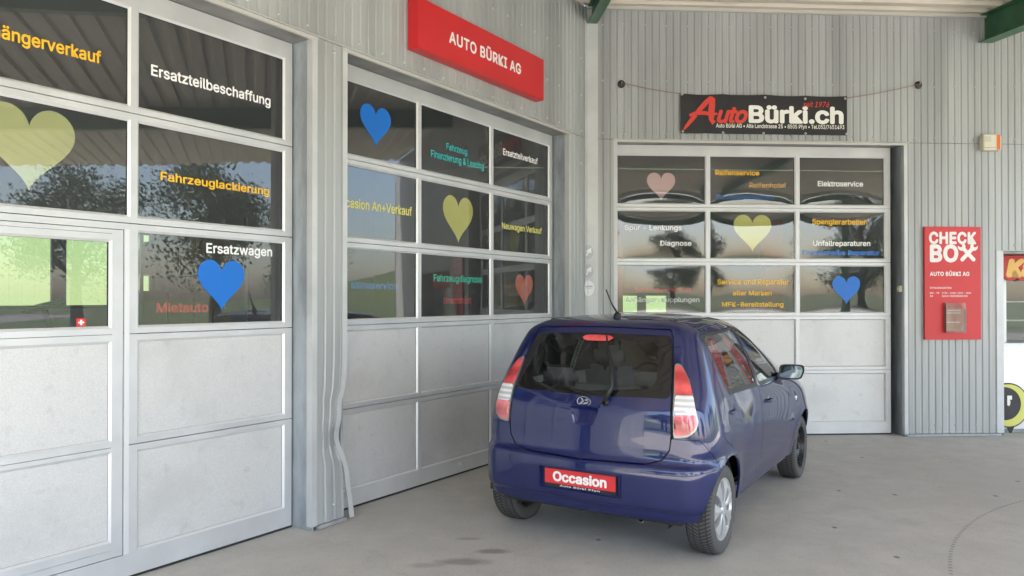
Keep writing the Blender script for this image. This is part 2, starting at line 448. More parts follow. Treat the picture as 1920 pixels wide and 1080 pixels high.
# ------------------------------------------------------------------ the workshop building
bld = thing('workshop_building', 'grey ribbed metal workshop with two wings meeting in an obtuse corner', 'building', WA.at(3.77, OFA - .02, 0))
inv = Matrix.Translation(Vector(bld.location)).inverted()
def wpart(wall, name, mb, m, smooth=False, bevel=0, label=None, recalc=True):
    """mesh given in wall coordinates (s, -off, z) as a part of the building"""
    T = inv @ Matrix.Translation(wall.at(0, 0, 0)) @ Matrix.Rotation(wall.rot, 4, 'Z')
    mb.v = [tuple(T @ Vector(p)) for p in mb.v]
    return mb.build(name, m, bld, smooth, bevel, label=label, recalc=recalc)
PITCHR = .0835
def ribs(x0, x1, off, zf0, zf1, phase=0.0, disp=None, nz=1):
    """ribbed sheet from x0 to x1; the outer faces lie at off"""
    xs = []; k = math.floor((x0 - phase) / PITCHR)
    while True:
        b = phase + k * PITCHR
        for dx, dy in ((0, 0), (.050, 0), (.0585, .0085), (.0725, .0085), (.081, 0)):
            xs.append((b + dx, dy))
        k += 1
        if b > x1: break
    xs = [(x0, 0)] + [p for p in xs if x0 + .004 < p[0] < x1 - .004] + [(x1, 0)]
    mb = MB(); rows = nz + 1
    for x, dy in xs:
        a, b = zf0(x), zf1(x)
        for j in range(rows):
            z = a + (b - a) * j / nz; p = (x, -off + dy, z)
            mb.v.append(disp(p) if disp else p)
    for i in range(len(xs) - 1):
        for j in range(nz):
            mb.f.append((i * rows + j, (i + 1) * rows + j, (i + 1) * rows + j + 1, i * rows + j + 1)); mb.m.append(0)
    return mb
cst = lambda z: (lambda x: z)
ZL = 3.51
ROOF0, SLOPE = 5.05, math.tan(math.radians(4.4))
def roof_z(p): return ROOF0 - SLOPE * max(0, (p @ WB.n) + WB.dist - OFB)
def topA(s): return roof_z(np.array(WA.at(s, OFA))) - .01
wpart(WA, 'cladding', ribs(-4, CSA - .055, OFA, cst(ZL), topA), CLAD, recalc=False)
wpart(WA, 'cladding', ribs(7.335, CSA - .055, OFA, cst(.035), cst(ZL - .004)), CLAD, recalc=False)
wpart(WB, 'cladding', ribs(CSB + .125, 9.5, OFB, cst(ZL), cst(ROOF0)), CLAD, recalc=False)
wpart(WB, 'cladding', ribs(CSB + .125, 1.70, OFB, cst(.035), cst(ZL - .004)), CLAD, recalc=False)
wpart(WB, 'cladding', ribs(5.245, 6.345, OFB, cst(.035), cst(ZL - .004)), CLAD, recalc=False)
wpart(WB, 'cladding', ribs(6.345, 9.5, OFB, cst(2.225), cst(ZL - .004)), CLAD, recalc=False)
wpart(WB, 'cladding', ribs(9.2, 9.5, OFB, cst(.035), cst(2.22)), CLAD, recalc=False)
# post between the two left doors: its sheet is crumpled near the ground
def crush(p):
    x, y, z = p
    k = (x - 3.65) / .29
    g = math.exp(-((z - .72) / .26) ** 2)
    w = 1 if z < 1.5 else max(0, 1 - (z - 1.5) / .4)
    x2 = x - .070 * g * k + (.004 * math.sin(z * 31 + k * 3) * math.exp(-((z - .7) / .4) ** 2))
    if z < .5: x2 += (.5 - z) * .035 * k
    y2 = y + .045 * math.exp(-((z - .60) / .085) ** 2) * k * k + .012 * math.exp(-((z - .9) / .07) ** 2) * k - .010 * math.exp(-((z - .42) / .09) ** 2) * k
    return (x2, y2, z)
wpart(WA, 'cladding', ribs(3.655, 3.905, OFA, cst(.033), cst(ZL - .006), phase=3.664, disp=crush, nz=64), CLAD, recalc=False, label='crumpled ribbed sheet on the post between two doors')
# bent corner strip at the right edge of that post
mb = MB(); rows = 70
def strip_s(z):
    s = crush((3.905, -OFA, z))[0] + .030
    if z < .58: s += (.58 - z) ** 1.3 * .13
    return s
for j in range(rows + 1):
    z = .012 + (ZL - .02) * j / rows; s = strip_s(z); dy = crush((3.905, -OFA, z))[1] + OFA - .003
    for (x, y) in ((s - .040, -OFA - .004 + dy), (s + .006, -OFA - .006 + dy), (s + .012, -OFA + .06 + dy)): mb.v.append((x, y, z))
for j in range(rows):
    for i in range(2): mb.f.append((j * 3 + i, j * 3 + i + 1, j * 3 + i + 4, j * 3 + i + 3)); mb.m.append(0)
wpart(WA, 'corner_flashing', mb, FLASH, recalc=False, label='bent grey corner strip flared out at its foot')
# straight corner strips of the openings
def lstrip(wall, name, s, off, side, z0, z1, w=.042, ret=.05, m=FLASH):
    """L-shaped strip on the outer edge of an opening; side = +1 when the opening is to the left of it"""
    mb = MB(); t = .003
    mb.box(min(s, s + side * w), max(s, s + side * w), -off - .005, -off - .002, z0, z1)
    mb.box(min(s, s - side * t), max(s, s - side * t), -off - .005, -off + ret, z0, z1)
    return wpart(wall, name, mb, m)
lstrip(WA, 'corner_flashing', 3.612, OFA, 1, .03, ZL - .012, w=.045)
lstrip(WA, 'corner_flashing', 7.29, OFA, 1, .03, ZL - .012, w=.045)
lstrip(WB, 'corner_flashing', 1.742, OFB, -1, .03, ZL - .012, w=.042)
lstrip(WB, 'corner_flashing', 5.203, OFB, 1, .03, ZL - .012, w=.042)
# flat bent sheet over the inner corner of the two wings
mb = MB(); mb.box(CSB - .02, CSB + .125, -OFB - .005, -OFB - .001, .03, ROOF0 + .01); wpart(WB, 'corner_sheet', mb, FLASH)
mb = MB(); mb.box(CSA - .06, CSA - .001, -OFA - .005, -OFA - .001, .03, topA(CSA)); wpart(WA, 'corner_sheet', mb, FLASH)
# jambs and lintels
def jamb(wall, s, side, off, z1=3.49):
    mb = MB(); mb.box(min(s, s + side * .02), max(s, s + side * .02), -off + .004, .12, 0.0, z1); return wpart(wall, 'jamb', mb, GALV)
jamb(WA, 3.614, 1, OFA); jamb(WA, 3.93, -1, OFA - .02); jamb(WA, 7.292, 1, OFA); jamb(WB, 1.735, -1, OFB); jamb(WB, 5.206, 1, OFB)
jamb(WA, .10, -1, OFA)
for wall, s0, s1, off in ((WA, .10, 3.655, OFA), (WA, 3.90, 7.335, OFA), (WB, 1.70, 5.245, OFB)):
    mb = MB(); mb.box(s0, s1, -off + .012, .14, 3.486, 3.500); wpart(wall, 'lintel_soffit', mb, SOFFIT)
    mb = MB(); mb.box(s0 - .002, s1, -off - .012, -off + .010, ZL - .034, ZL - .006); wpart(wall, 'lintel_edge', mb, mat('edge', (.50, .49, .46), .45, .2), bevel=.002)
for wall, s0, s1, off in ((WA, -4, 7.43, OFA), (WB, 1.70, 5.262, OFB), (WB, 6.33, 9.5, OFB)):
    z = ZL if s0 != 6.33 else 2.225
    mb = MB(); mb.prism([(s0, z - .004), (s1, z - .004), (s1, z + .002), (s0, z + .002)], -off - .022, -off + .012); wpart(wall, 'drip_edge', mb, FLASH)
# left wall of the wing beyond the first door
mb = MB(); mb.box(-4, .10, -OFA, -OFA + .05, 0, ZL - .006); wpart(WA, 'cladding', mb, CLAD)
# base flashings
DKF = mat('base_flashing', (.36, .37, .38), .5, .2, noise=.2, nscale=6)
for wall, s0, s1, off in ((WA, 3.665, 3.93, OFA), (WA, 7.33, CSA, OFA), (WB, CSB, 1.72, OFB), (WB, 5.22, 6.40, OFB)):
    mb = MB(); mb.box(s0, s1, -off - .02, -off + .02, .004, .03); wpart(wall, 'base_flashing', mb, DKF, bevel=.003)
# recess jamb on the right of the notice board
mb = MB(); mb.box(6.346, 6.433, -OFB - .004, -OFB, .035, 2.222); mb.box(6.429, 6.433, -OFB, .9, .0, 2.222); wpart(WB, 'recess_jamb', mb, FLASH)
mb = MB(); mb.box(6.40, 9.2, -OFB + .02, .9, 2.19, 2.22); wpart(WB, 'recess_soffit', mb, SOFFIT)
mb = MB(); mb.box(6.433, 9.2, .88, .92, 0, 2.19); wpart(WB, 'recess_back', mb, INTW)
mb = MB(); mb.box(9.16, 9.2, -OFB, .88, 0, 2.19); wpart(WB, 'recess_jamb', mb, FLASH)
# wall top trim under the roof
mb = MB(); mb.box(CSB, 9.5, -OFB - .05, -OFB - .003, ROOF0 - .035, ROOF0 + .02); wpart(WB, 'top_trim', mb, mat('top_trim', (.45, .44, .40), .5))
# screws of the cladding
for wall, off, spans in ((WA, OFA, [(-.5, CSA - .1, 3.575), (4.9, CSA - .1, 3.98), (4.2, CSA - .1, 4.42), (3.65, 3.93, 3.44), (3.65, 3.93, .14), (7.38, 7.66, 3.2)]),
                         (WB, OFB, [(1.5, 9, 3.57), (1.5, 9, 4.19), (5.3, 6.4, .14), (6.4, 9, 2.30), (1.5, 9, 4.85)])):
    mb = MB()
    for s0, s1, z in spans:
        k = math.ceil(s0 / (PITCHR * 3))
        while k * PITCHR * 3 < s1:
            x = k * PITCHR * 3 + .069
            zz = z + random.uniform(-.008, .008)
            mb.lathe([(-off + .012, .013), (-off + .004, .013), (-off + .001, .0075), (-off - .004, .006), (-off - .005, .0005)], 8, (x, 0, zz), 'y')
            k += 1
    o = wpart(wall, 'screws', mb, SCREW, smooth=True); tag(o, kind='stuff')
# inside: walls, ceiling, window walls at the back
def back_wall(wall, s0, s1, off, wins, zt=4.6):
    edges = sorted(set([s0, s1] + [w for a in wins for w in a[:2]]))
    for a, b in zip(edges[:-1], edges[1:]):
        w = [q for q in wins if q[0] <= a + 1e-6 and b <= q[1] + 1e-6]
        for z0, z1 in ([(0, w[0][2]), (w[0][3], zt)] if w else [(0, zt)]):
            mb = MB(); mb.box(a, b, -off, -off + .12, z0, z1); wpart(wall, 'back_wall', mb, INTW)
    fr = mat('dark_frame', (.07, .075, .075), .5)
    for (a, b, z0, z1) in wins:
        mb = MB()
        nb = 2
        for k in range(nb + 1):
            x = a + (b - a) * k / nb; mb.box(x - .1 if 0 < k < nb else x - (.0 if k == 0 else .08), x + .1 if 0 < k < nb else x + (.08 if k == 0 else 0), -off - .01, -off + .05, z0, z1)
        mb.box(a, b, -off - .008, -off + .048, z0, z0 + .05); mb.box(a, b, -off - .008, -off + .048, z1 - .06, z1)
        wpart(wall, 'back_window_frame', mb, fr)
        mb = MB(); mb.quad((a, -off + .02, z0), (b, -off + .02, z0), (b, -off + .02, z1), (a, -off + .02, z1)); wpart(wall, 'back_window_pane', mb, glass_mat('clear_pane', (.62, .66, .62), 1.4))
MBK = np.linalg.solve(M2, [-7.5 - WA.dist, -8.0 - WB.dist]); BSA, BSB = float(MBK @ WA.d[:2]), float(MBK @ WB.d[:2])
back_wall(WA, -6.5, BSA + .1, -7.5, [(4.02, 7.02, 1.50, 2.75)])
back_wall(WB, BSB - .1, 12, -8.0, [(3.3, 4.6, 1.0, 1.78), ])
mb = MB(); mb.box(-6.5, -6.4, -OFA, 7.5, 0, 4.6); wpart(WA, 'end_wall', mb, INTW)
mb = MB(); mb.box(11.9, 12, -OFB, 8, 0, 4.6); wpart(WB, 'end_wall', mb, INTW)
mb = MB(); mb.box(9.5, 12, -OFB, -OFB + .1, 0, ROOF0); wpart(WB, 'cladding', mb, CLAD)
mb = MB(); mb.box(-6.5, BSA + 1, -OFA + .06, 7.6, 4.55, 4.6); wpart(WA, 'ceiling', mb, INTD)
mb = MB(); mb.box(BSB - 1, 12, -OFB + .06, 8.1, 4.62, 4.67); wpart(WB, 'ceiling', mb, INTD)
mb = MB(); mb.box(-6.5, -3.9, -OFA, -OFA + .05, 0, 4.6); wpart(WA, 'cladding', mb, CLAD)

# ------------------------------------------------------------------ canopy roof over the forecourt
can = thing('canopy_roof', 'cream corrugated canopy roof on green steel beams above the forecourt', 'canopy', WB.at(1.42, OFB, ROOF0), WB.rot)
OUT = 10.2; S0, S1 = -16.0, 10.0
mb = MB(); k = 0; y = 0.02; prof = []
while y < OUT:
    for dy, dz in ((0, 0), (.115, 0), (.14, .045), (.225, .045)): prof.append((y + dy, dz))
    y += .25
for x in (S0, S1):
    for (yy, dz) in prof: mb.v.append((x, -yy, -SLOPE * yy + dz + .004))
n = len(prof)
for i in range(n - 1): mb.f.append((i, i + 1, n + i + 1, n + i)); mb.m.append(0)
mb.build('roof_sheet', CREAM, can, recalc=False)
mb = MB()
for x in (S0, S1):
    for (yy, dz) in prof: mb.v.append((x, -yy, -SLOPE * yy + dz + .09))
for i in range(n - 1): mb.f.append((n + i, n + i + 1, i + 1, i)); mb.m.append(0)
mb.build('roof_top', mat('roof_top', (.4, .4, .4), .6), can, recalc=False)
def beam(sx, depth, bottom, length, fl=.12):
    mb = MB(); h = bottom - ROOF0; x = sx - 1.42
    def bx(x0, x1, z0, z1):
        y0, y1 = -.01, -length
        v = [(x0, y0, z0), (x1, y0, z0), (x1, y1, z0 - SLOPE * length), (x0, y1, z0 - SLOPE * length), (x0, y0, z1), (x1, y0, z1), (x1, y1, z1 - SLOPE * length), (x0, y1, z1 - SLOPE * length)]
        mb.add(v, [(0, 3, 2, 1), (4, 5, 6, 7), (0, 1, 5, 4), (1, 2, 6, 5), (2, 3, 7, 6), (3, 0, 4, 7)])
    bx(x - fl / 2, x + fl / 2, h, h + .012); bx(x - .006, x + .006, h + .0125, -.0135); bx(x - fl / 2, x + fl / 2, -.013, -.002)
    return mb.build('beam', GREEN, can)
beam(1.45, .2, 4.85, OUT - .6, .115); beam(6.21, .33, 4.72, OUT - .6, .17)
yy = OUT - .75; ze = -SLOPE * yy
mb = MB(); mb.box(-5.6, 8.3, -yy - .08, -yy + .08, ze - .62, ze - .36); mb.build('edge_beam', GREEN, can, bevel=.006)
mb = MB(); mb.box(8.1, 8.26, -yy - .08, -yy + .08, -ROOF0, ze - .622); mb.build('post', GREEN, can, bevel=.01)
mb = MB(); yy = OUT + .01
mb.box(S0, S1, -yy - .14, -yy, -SLOPE * yy - .16, -SLOPE * yy + .10); mb.build('gutter', mat('gutter', (.5, .5, .48), .5), can, bevel=.01)
# ------------------------------------------------------------------ sectional doors
SEAMS = [.015, .784, 1.436, 2.086, 2.738, 3.484]
RAIL, STILE, MULL, BW, BDEP = .036, .062, .021, .0135, .014
def bead(x0, x1, z0, z1, parent):
    mb = MB(); o = [(x0, z0), (x1, z0), (x1, z1), (x0, z1)]; i = [(x0 + BW, z0 + BW), (x1 - BW, z0 + BW), (x1 - BW, z1 - BW), (x0 + BW, z1 - BW)]
    for k in range(4):
        a, b, c, d = o[k], o[(k + 1) % 4], i[(k + 1) % 4], i[k]
        mb.quad((a[0], .001, a[1]), (b[0], .001, b[1]), (c[0], BDEP, c[1]), (d[0], BDEP, d[1]))
        mb.quad((d[0], BDEP, d[1]), (c[0], BDEP, c[1]), (c[0], BDEP + .02, c[1]), (d[0], BDEP + .02, d[1]), 1)
    return mb.build('glazing_bead', [BEAD, RUBBER], parent, recalc=False)
def pane(x0, x1, z0, z1, parent, m, bulge=0.0, ph=0.0):
    n = 28 if bulge else 1; mb = MB()
    for j in range(n + 1):
        for i in range(n + 1):
            u, v = i / n, j / n
            y = BDEP + .006 - bulge * (math.sin(math.pi * u) * math.sin(math.pi * v)) ** .7 if bulge else BDEP + .006
            mb.v.append((x0 + (x1 - x0) * u, y, z0 + (z1 - z0) * v))
    for j in range(n):
        for i in range(n): mb.f.append((j * (n + 1) + i, j * (n + 1) + i + 1, (j + 1) * (n + 1) + i + 1, (j + 1) * (n + 1) + i)); mb.m.append(0)
    return mb.build('glass_pane', m, parent, smooth=bool(bulge), recalc=False)
def sheet(x0, x1, z0, z1, parent):
    mb = MB(); mb.box(x0, x1, BDEP + .004, BDEP + .03, z0, z1); return mb.build('infill_panel', PANEL, parent)
class Door:
    def __init__(self, wall, s0, s1, mulls, label, glass, bulge=0.0, group='glazed sectional workshop doors'):
        self.wall, self.s0 = wall, s0; self.glass = glass; self.bulge = bulge
        self.root = thing('sectional_door', label, 'garage door', wall.at(s0, 0, 0), wall.rot, group)
        self.W = s1 - s0; self.mulls = [m - s0 for m in mulls]; self.cell = {}; self.rect = {}
    def lx(self, x, y, off=-.02):                     # pixel -> local x,z on the glass
        s, z = self.wall.px(x, y, off); return s - self.s0, z
    def rowz(self, r):
        z0 = SEAMS[r] + (RAIL if r else .137); z1 = SEAMS[r + 1] - (RAIL if r < 4 else .118)
        return z0, z1
    def frame(self, r, xcells, gap=.0025):
        """one section: rails and uprights around the cells given as (x0,x1)"""
        z0, z1 = self.rowz(r); a, b = SEAMS[r] + gap, SEAMS[r + 1] - gap; mb = MB(); dep = .042
        x0, x1 = self.frame_x
        mb.box(x0, x1, 0, dep, a, z0); mb.box(x0, x1, 0, dep, z1, b)
        cur = x0
        for c0, c1 in xcells: mb.box(cur, c0, 0, dep, z0, z1); cur = c1
        mb.box(cur, x1, 0, dep, z0, z1)
        o = mb.build('section_frame', ALU, self.root)
        return o
    def fill(self, r, c, c0, c1, z0=None, z1=None, parent=None):
        if z0 is None: z0, z1 = self.rowz(r)
        if r >= 2:
            o = pane(c0 + BW * .6, c1 - BW * .6, z0 + BW * .6, z1 - BW * .6, parent or self.root, self.glass, self.bulge)
        else: o = sheet(c0 + BW * .6, c1 - BW * .6, z0 + BW * .6, z1 - BW * .6, parent or self.root)
        if parent is None: bead(c0, c1, z0, z1, o)
        else: bead(c0, c1, z0, z1, parent)
        self.cell[(r, c)] = o; self.rect[(r, c)] = (c0 + BW * .6, c1 - BW * .6, z0 + BW * .6, z1 - BW * .6)
    def standard(self, rows=range(5)):
        self.frame_x = (0, self.W)
        ed = [0] + self.mulls + [self.W]; n = len(ed) - 1
        cells = [((ed[i] + (STILE if i == 0 else MULL)), ed[i + 1] - (STILE if i == n - 1 else MULL)) for i in range(n)]
        for r in rows:
            self.frame(r, cells)
            for c, (a, b) in enumerate(cells): self.fill(r, c, a, b)
    def seal(self):
        mb = MB(); mb.box(0.005, self.W - .005, .004, .04, .001, .0145); mb.build('rubber_seal', RUBBER, self.root)
        mb = MB(); mb.box(-.012, -.001, .008, .05, .001, 3.484); mb.box(self.W + .001, self.W + .012, .008, .05, .001, 3.484); mb.build('side_seal', RUBBER, self.root)
    def wave(self, cell):
        if not self.bulge: return None
        a, b, c, d = self.rect[cell]; k = self.bulge
        def w(x, z):
            u, v = min(1, max(0, (x - a) / (b - a))), min(1, max(0, (z - c) / (d - c)))
            return -k * (math.sin(math.pi * u) * math.sin(math.pi * v)) ** .7
        return w
    def text(self, cell, body, x0, x1, yb, yt, m, yb1=None):
        """lettering between pixel columns x0, x1; yb, yt = baseline and cap top at the left end"""
        a, zb = self.lx(x0, yb); b, _ = self.lx(x1, yb); _, zt = self.lx(x0, yt)
        if yb1: _, z2 = self.lx(x1, yb1); zb, zt = (zb + z2) / 2, zt + (z2 - zb) / 2
        inside = body in ('Mietauto', 'Klimaservice', 'Bremstest', 'Anhängerservice', 'Anhänger-Kupplungen', 'Reifenhotel', 'Reifenreparaturen')
        lettering(body, a, b, zb, zt - zb, BDEP + (.0080 if inside else .0045), m, self.cell[cell], wave=self.wave(cell))
    def heart(self, cell, xl, xr, ytip, ytop, m, xt=None, yc=None):
        ym = yc or (ytip + ytop) / 2
        a, _ = self.lx(xl, ym); b, _ = self.lx(xr, ym); xt = xt or (xl + xr) / 2
        _, z0 = self.lx(xt, ytip); _, z1 = self.lx(xt, ytop)
        inside = m in (PALE_V, PINK_V, LEM_V, SALM_V)
        heart(a, b, z0, z1, BDEP + (.0080 if inside else .0045), m, self.cell[cell], wave=self.wave(cell))

# first door (nearest), with a wicket door in it
d1 = Door(WA, .17, 3.602, [1.338, 2.435], 'nearest glazed sectional door, with a small walk-through door set in it', PANE)
d1.standard(rows=(3, 4))
WL, WR = 1.42 - .17, 2.372 - .17
for r in (0, 1, 2):
    z0, z1 = d1.rowz(r); mb = MB(); a, b = SEAMS[r] + .0025, SEAMS[r + 1] - .0025
    for (x0, x1, c0, c1) in ((0, WL - .004, STILE, WL - .09), (WR + .004, d1.W, 2.459 - .17, d1.W - STILE)):
        mb.box(x0, x1, 0, .042, a, z0); mb.box(x0, x1, 0, .042, z1, b); mb.box(x0, c0, 0, .042, z0, z1); mb.box(c1, x1, 0, .042, z0, z1)
    if r == 0: mb.box(WL - .0035, WR + .0035, 0, .042, a, .146)
    if r == 2: mb.box(WL - .0035, WR + .0035, 0, .042, 2.047, b)
    mb.build('section_frame', ALU, d1.root)
    d1.fill(r, 0, STILE, WL - .09); d1.fill(r, 2, 2.459 - .17, d1.W - STILE)
mb = MB(); mb.box(WR + .006, WR + .036, -.006, -.0005, .15, 2.05); mb.build('wicket_cover_strip', BEAD, d1.root, bevel=.002)
wk = MB(); wx0, wx1 = WL, WR; wz = [(.238, .758), (.818, 1.397), (1.472, 1.982)]
wk.box(wx0, wx0 + .072, .002, .044, .150, 2.043); wk.box(wx1 - .065, wx1, .002, .044, .150, 2.043)
for za, zb in ((.150, .192), (.1935, wz[0][0]), (wz[0][1], .7825), (.7855, wz[1][0]), (wz[1][1], 1.4345), (1.4375, wz[2][0]), (wz[2][1], 2.018), (2.020, 2.043)):
    wk.box(wx0 + .072, wx1 - .065, .002, .044, za, zb)
wko = wk.build('wicket_door', ALU, d1.root, label='walk-through door with a glazed top field')
for r, (a, b) in enumerate(wz): d1.fill(r, 1, wx0 + .072, wx1 - .065, a, b, parent=wko)
# Swiss flag sticker on the wicket pane
a, z1 = d1.lx(142, 597); b, z0 = d1.lx(159.5, 612)
MB().box(a, b, BDEP - .001, BDEP + .001, z0, z1).build('flag_sticker', RED_V, wko)
cx, cz, w = (a + b) / 2, (z0 + z1) / 2, (z1 - z0)
mb = MB(); mb.box(cx - .32 * (b - a), cx + .32 * (b - a), BDEP - .003, BDEP - .0015, cz - .1 * w, cz + .1 * w); mb.box(cx - .1 * (b - a), cx + .1 * (b - a), BDEP - .0032, BDEP - .0017, cz - .32 * w, cz + .32 * w)
mb.build('flag_cross', WHITE_V, wko)
d1.seal()
d1.text((4, 1), 'Anhängerverkauf', -62, 189.5, 57, 32, YEL_V, 117.5)
d1.text((4, 2), 'Ersatzteilbeschaffung', 283, 507, 140, 120.4, WHITE_V, 199)
d1.heart((3, 1), -40, 141, 361, 203, PALE_V, xt=72, yc=255)
d1.text((3, 2), 'Fahrzeuglackierung', 300.7, 504.4, 337, 321.5, YEL_V, 366)
d1.text((2, 2), 'Ersatzwagen', 386.4, 510, 474, 456.5, WHITE_V, 480)
d1.text((2, 2), 'Mietauto', 293.7, 391, 586, 568, RED_V)
d1.heart((2, 2), 370, 458, 583, 488, BLUE_V, xt=416)
# second door
d2 = Door(WA, 3.82, 7.268, [5.0, 6.097], 'grey glazed sectional door on the left wing beside the blue car', PANE)
d2.standard(); d2.seal()
d2.heart((4, 0), 675, 732.5, 276, 199, BLUE_V, xt=705)
d2.text((4, 1), 'Fahrzeug', 836.7, 875.6, 280, 268, TEAL_V, 290.6)
d2.text((4, 1), 'Finanzierung & Leasing', 807.6, 907, 294, 281, TEAL_V, 318)
d2.text((4, 2), 'Ersatzteilverkauf', 943, 1008, 291.5, 280, WHITE_V, 306.5)
d2.text((3, 0), 'Occasion An+Verkauf', 627, 772, 389.5, 372, LEM_V, 400.5)
d2.heart((3, 1), 830.7, 887, 457, 369, LEM_V, xt=862)
d2.text((3, 2), 'Neuwagen Verkauf', 941, 1015.5, 429.4, 418, LEM_V, 437.5)
d2.text((2, 0), 'Klimaservice', 659, 745, 541, 528, TBLUE_V, 542)
d2.text((2, 1), 'Fahrzeugdiagnose', 812.8, 903, 527.4, 514.7, GRN_V, 529.4)
d2.text((2, 1), 'Bremstest', 832.5, 884, 569.4, 557, RED_V)
d2.heart((2, 2), 966.6, 999.4, 573.8, 515, SALM_V, xt=983)
mb = MB(); a, z = d2.lx(861, 870, 0); mb.box(a - .03, a + .03, -.006, -.0005, z - .018, z + .018); mb.build('lock_plate', BEAD, d2.root, bevel=.002)
# right-hand door
d3 = Door(WB, 1.70, 5.134, [2.876, 3.977], 'frontal glazed sectional door behind the car, under the black banner', PANEB, bulge=.0048)
d3.standard(); d3.seal()
Q = lambda X: 1080 + X / 2.919
R_ = lambda Y: 250 + Y / 2.919
def t3(cell, body, x0, x1, yb, yt, m): d3.text(cell, body, Q(x0), Q(x1), R_(yb), R_(yt), m)
def h3(cell, x0, x1, ytip, ytop, m): d3.heart(cell, Q(x0), Q(x1), R_(ytip), R_(ytop), m)
h3((4, 0), 388, 543, 370, 215, PINK_V)
t3((4, 1), 'Reifenservice', 762, 1002, 228, 202, YEL_V)
t3((4, 1), 'Reifenhotel', 948, 1150, 296, 270, YEL_V)
t3((4, 1), 'Reifenreparaturen', 766, 1080, 358, 333, TBLUE_V)
t3((4, 2), 'Elektroservice', 1322, 1570, 289, 262, WHITE_V)
t3((3, 0), 'Spur + Lenkungs', 266, 578, 529, 502, WHITE_V)
t3((3, 0), 'Diagnose', 460, 632, 614, 588, WHITE_V)
h3((3, 1), 862, 1069, 650, 446, LEM_V)
t3((3, 2), 'Spenglerarbeiten', 1292, 1592, 498, 470, YEL_V)
t3((3, 2), 'Unfallreparaturen', 1297, 1610, 615, 588, WHITE_V)
t3((3, 2), 'Frontscheibe Reparatur', 1240, 1662, 665, 640, TBLUE_V)
t3((2, 0), 'Anhängerservice', 318, 630, 867, 843, RED_V)
t3((2, 0), 'Anhänger-Kupplungen', 270, 676, 923, 898, WHITE_V)
t3((2, 1), 'Service und Reparatur', 773, 1165, 826, 800, YEL_V)
t3((2, 1), 'aller Marken', 858, 1070, 886, 862, YEL_V)
t3((2, 1), 'MFK-Bereitstellung', 798, 1135, 948, 924, YEL_V)
h3((2, 2), 1402, 1555, 937, 783, BLUE_V)

# ------------------------------------------------------------------ signs
# long red sign above the second door
SOFF = OFA + .11
sa, zb0 = WA.px(784, 96, SOFF); sb, zt1 = WA.px(1020, 114.3, SOFF); _, zb1 = WA.px(1019.5, 188.8, SOFF)
sa = WA.px(761.3, 86, OFA + .005)[0] + .02
sg = thing('fascia_sign', 'long red box sign with white company lettering above the second door', 'sign', WA.at(sa, OFA + .002, zb1), WA.rot)
mb = MB(); mb.box(0, sb - sa, -.108, -.002, 0, zt1 - zb1 + .012); mb.build('sign_box', SIGNRED, sg, bevel=.004)
a, z = WA.px(842, 79.6, SOFF); b, _ = WA.px(976.5, 139, SOFF); zt = WA.px(842, 59, SOFF)[1]; z2 = WA.px(972, 137, SOFF)[1]
lettering(('AUTO BÜRKI AG', .024, 0, 1.06), a - sa, b - sa, (z + z2) / 2 - zb1, zt - z, -.1095, SIGNWHITE, sg)
# notice board
s0, z1 = WB.px(1733, 425, OFB + .03); s1, _ = WB.px(1839, 425, OFB + .03); _, z0 = WB.px(1733, 637, OFB + .03)
nb = thing('notice_board', 'upright red board with white CHECK BOX lettering and opening hours on the ribbed wall', 'sign', WB.at(s0, OFB + .006, z0), WB.rot)
mb = MB(); mb.box(0, s1 - s0, -.026, 0, 0, z1 - z0); mb.build('board', SIGNRED, nb, bevel=.003)
K = (s1 - s0) / 441.0                                        # metres per zoomed pixel (831 px wide view)
bx = lambda X: (X - 55) * K
KZ = (z1 - z0) / 887.0
bz = lambda Y: (987 - Y) * KZ
yf_ = -.0275
WEAR = mat('worn_white_print', (.80, .78, .76), .55, noise=.5, nscale=9, col2=(.74, .70, .68))
lettering(('CHECK', .038, 0, 1.06), bx(90), bx(458), bz(230), 84 * KZ, yf_, WEAR, nb)
lettering(('BO', .038, 0, 1.06), bx(96), bx(318), bz(370), 122 * KZ, yf_, WEAR, nb)
def wrench(x0, z0, x1, z1, w):
    """open-ended spanner from (x0,z0) foot to (x1,z1) jaw"""
    d = Vector((x1 - x0, z1 - z0)); L = d.length; d.normalize(); nrm = Vector((-d.y, d.x)); pts = []
    for k in range(9):
        t = math.pi / 2 + math.pi * k / 8; pts.append((w * .5 + w * .5 * math.cos(t) , w * .5 * math.sin(t)))
    r = w * 1.0; c = L - r * .55
    for k in range(13):
        t = -math.radians(150) + math.radians(118) * k / 12; pts.append((c + r * math.cos(t), r * math.sin(t)))
    pts += [(c + r * .18, -r * .38), (c - r * .12, 0), (c + r * .18, r * .38)]
    for k in range(13):
        t = math.radians(32) + math.radians(118) * k / 12; pts.append((c + r * math.cos(t), r * math.sin(t)))
    return [(x0 + d.x * a + nrm.x * b, z0 + d.y * a + nrm.y * b) for a, b in pts]
MB().prism(wrench(bx(338), bz(368), bx(452), bz(244), 30 * K), yf_ - .001, yf_).build('spanner_print', WEAR, nb)
MB().prism(wrench(bx(446), bz(368), bx(332), bz(244), 30 * K), yf_ - .0022, yf_ - .0012).build('spanner_print', WEAR, nb)
lettering(('AUTO BÜRKI AG', .024, 0, 1.06), bx(96), bx(404), bz(485), 30 * KZ, yf_, SIGNWHITE, nb)
for b, x0, x1, zz in (('ÖFFNUNGSZEITEN:', 96, 265, 587), ('MO - FR', 96, 167, 627), ('0730 - 1200 / 1330 - 1800', 189, 416, 627), ('SA', 96, 120, 651), ('NACH VEREINBARUNG', 189, 389, 651)):
    lettering((b, .012, 0, 1.05), bx(x0), bx(x1), bz(zz), 13.5 * KZ, yf_, SIGNWHITE, nb)
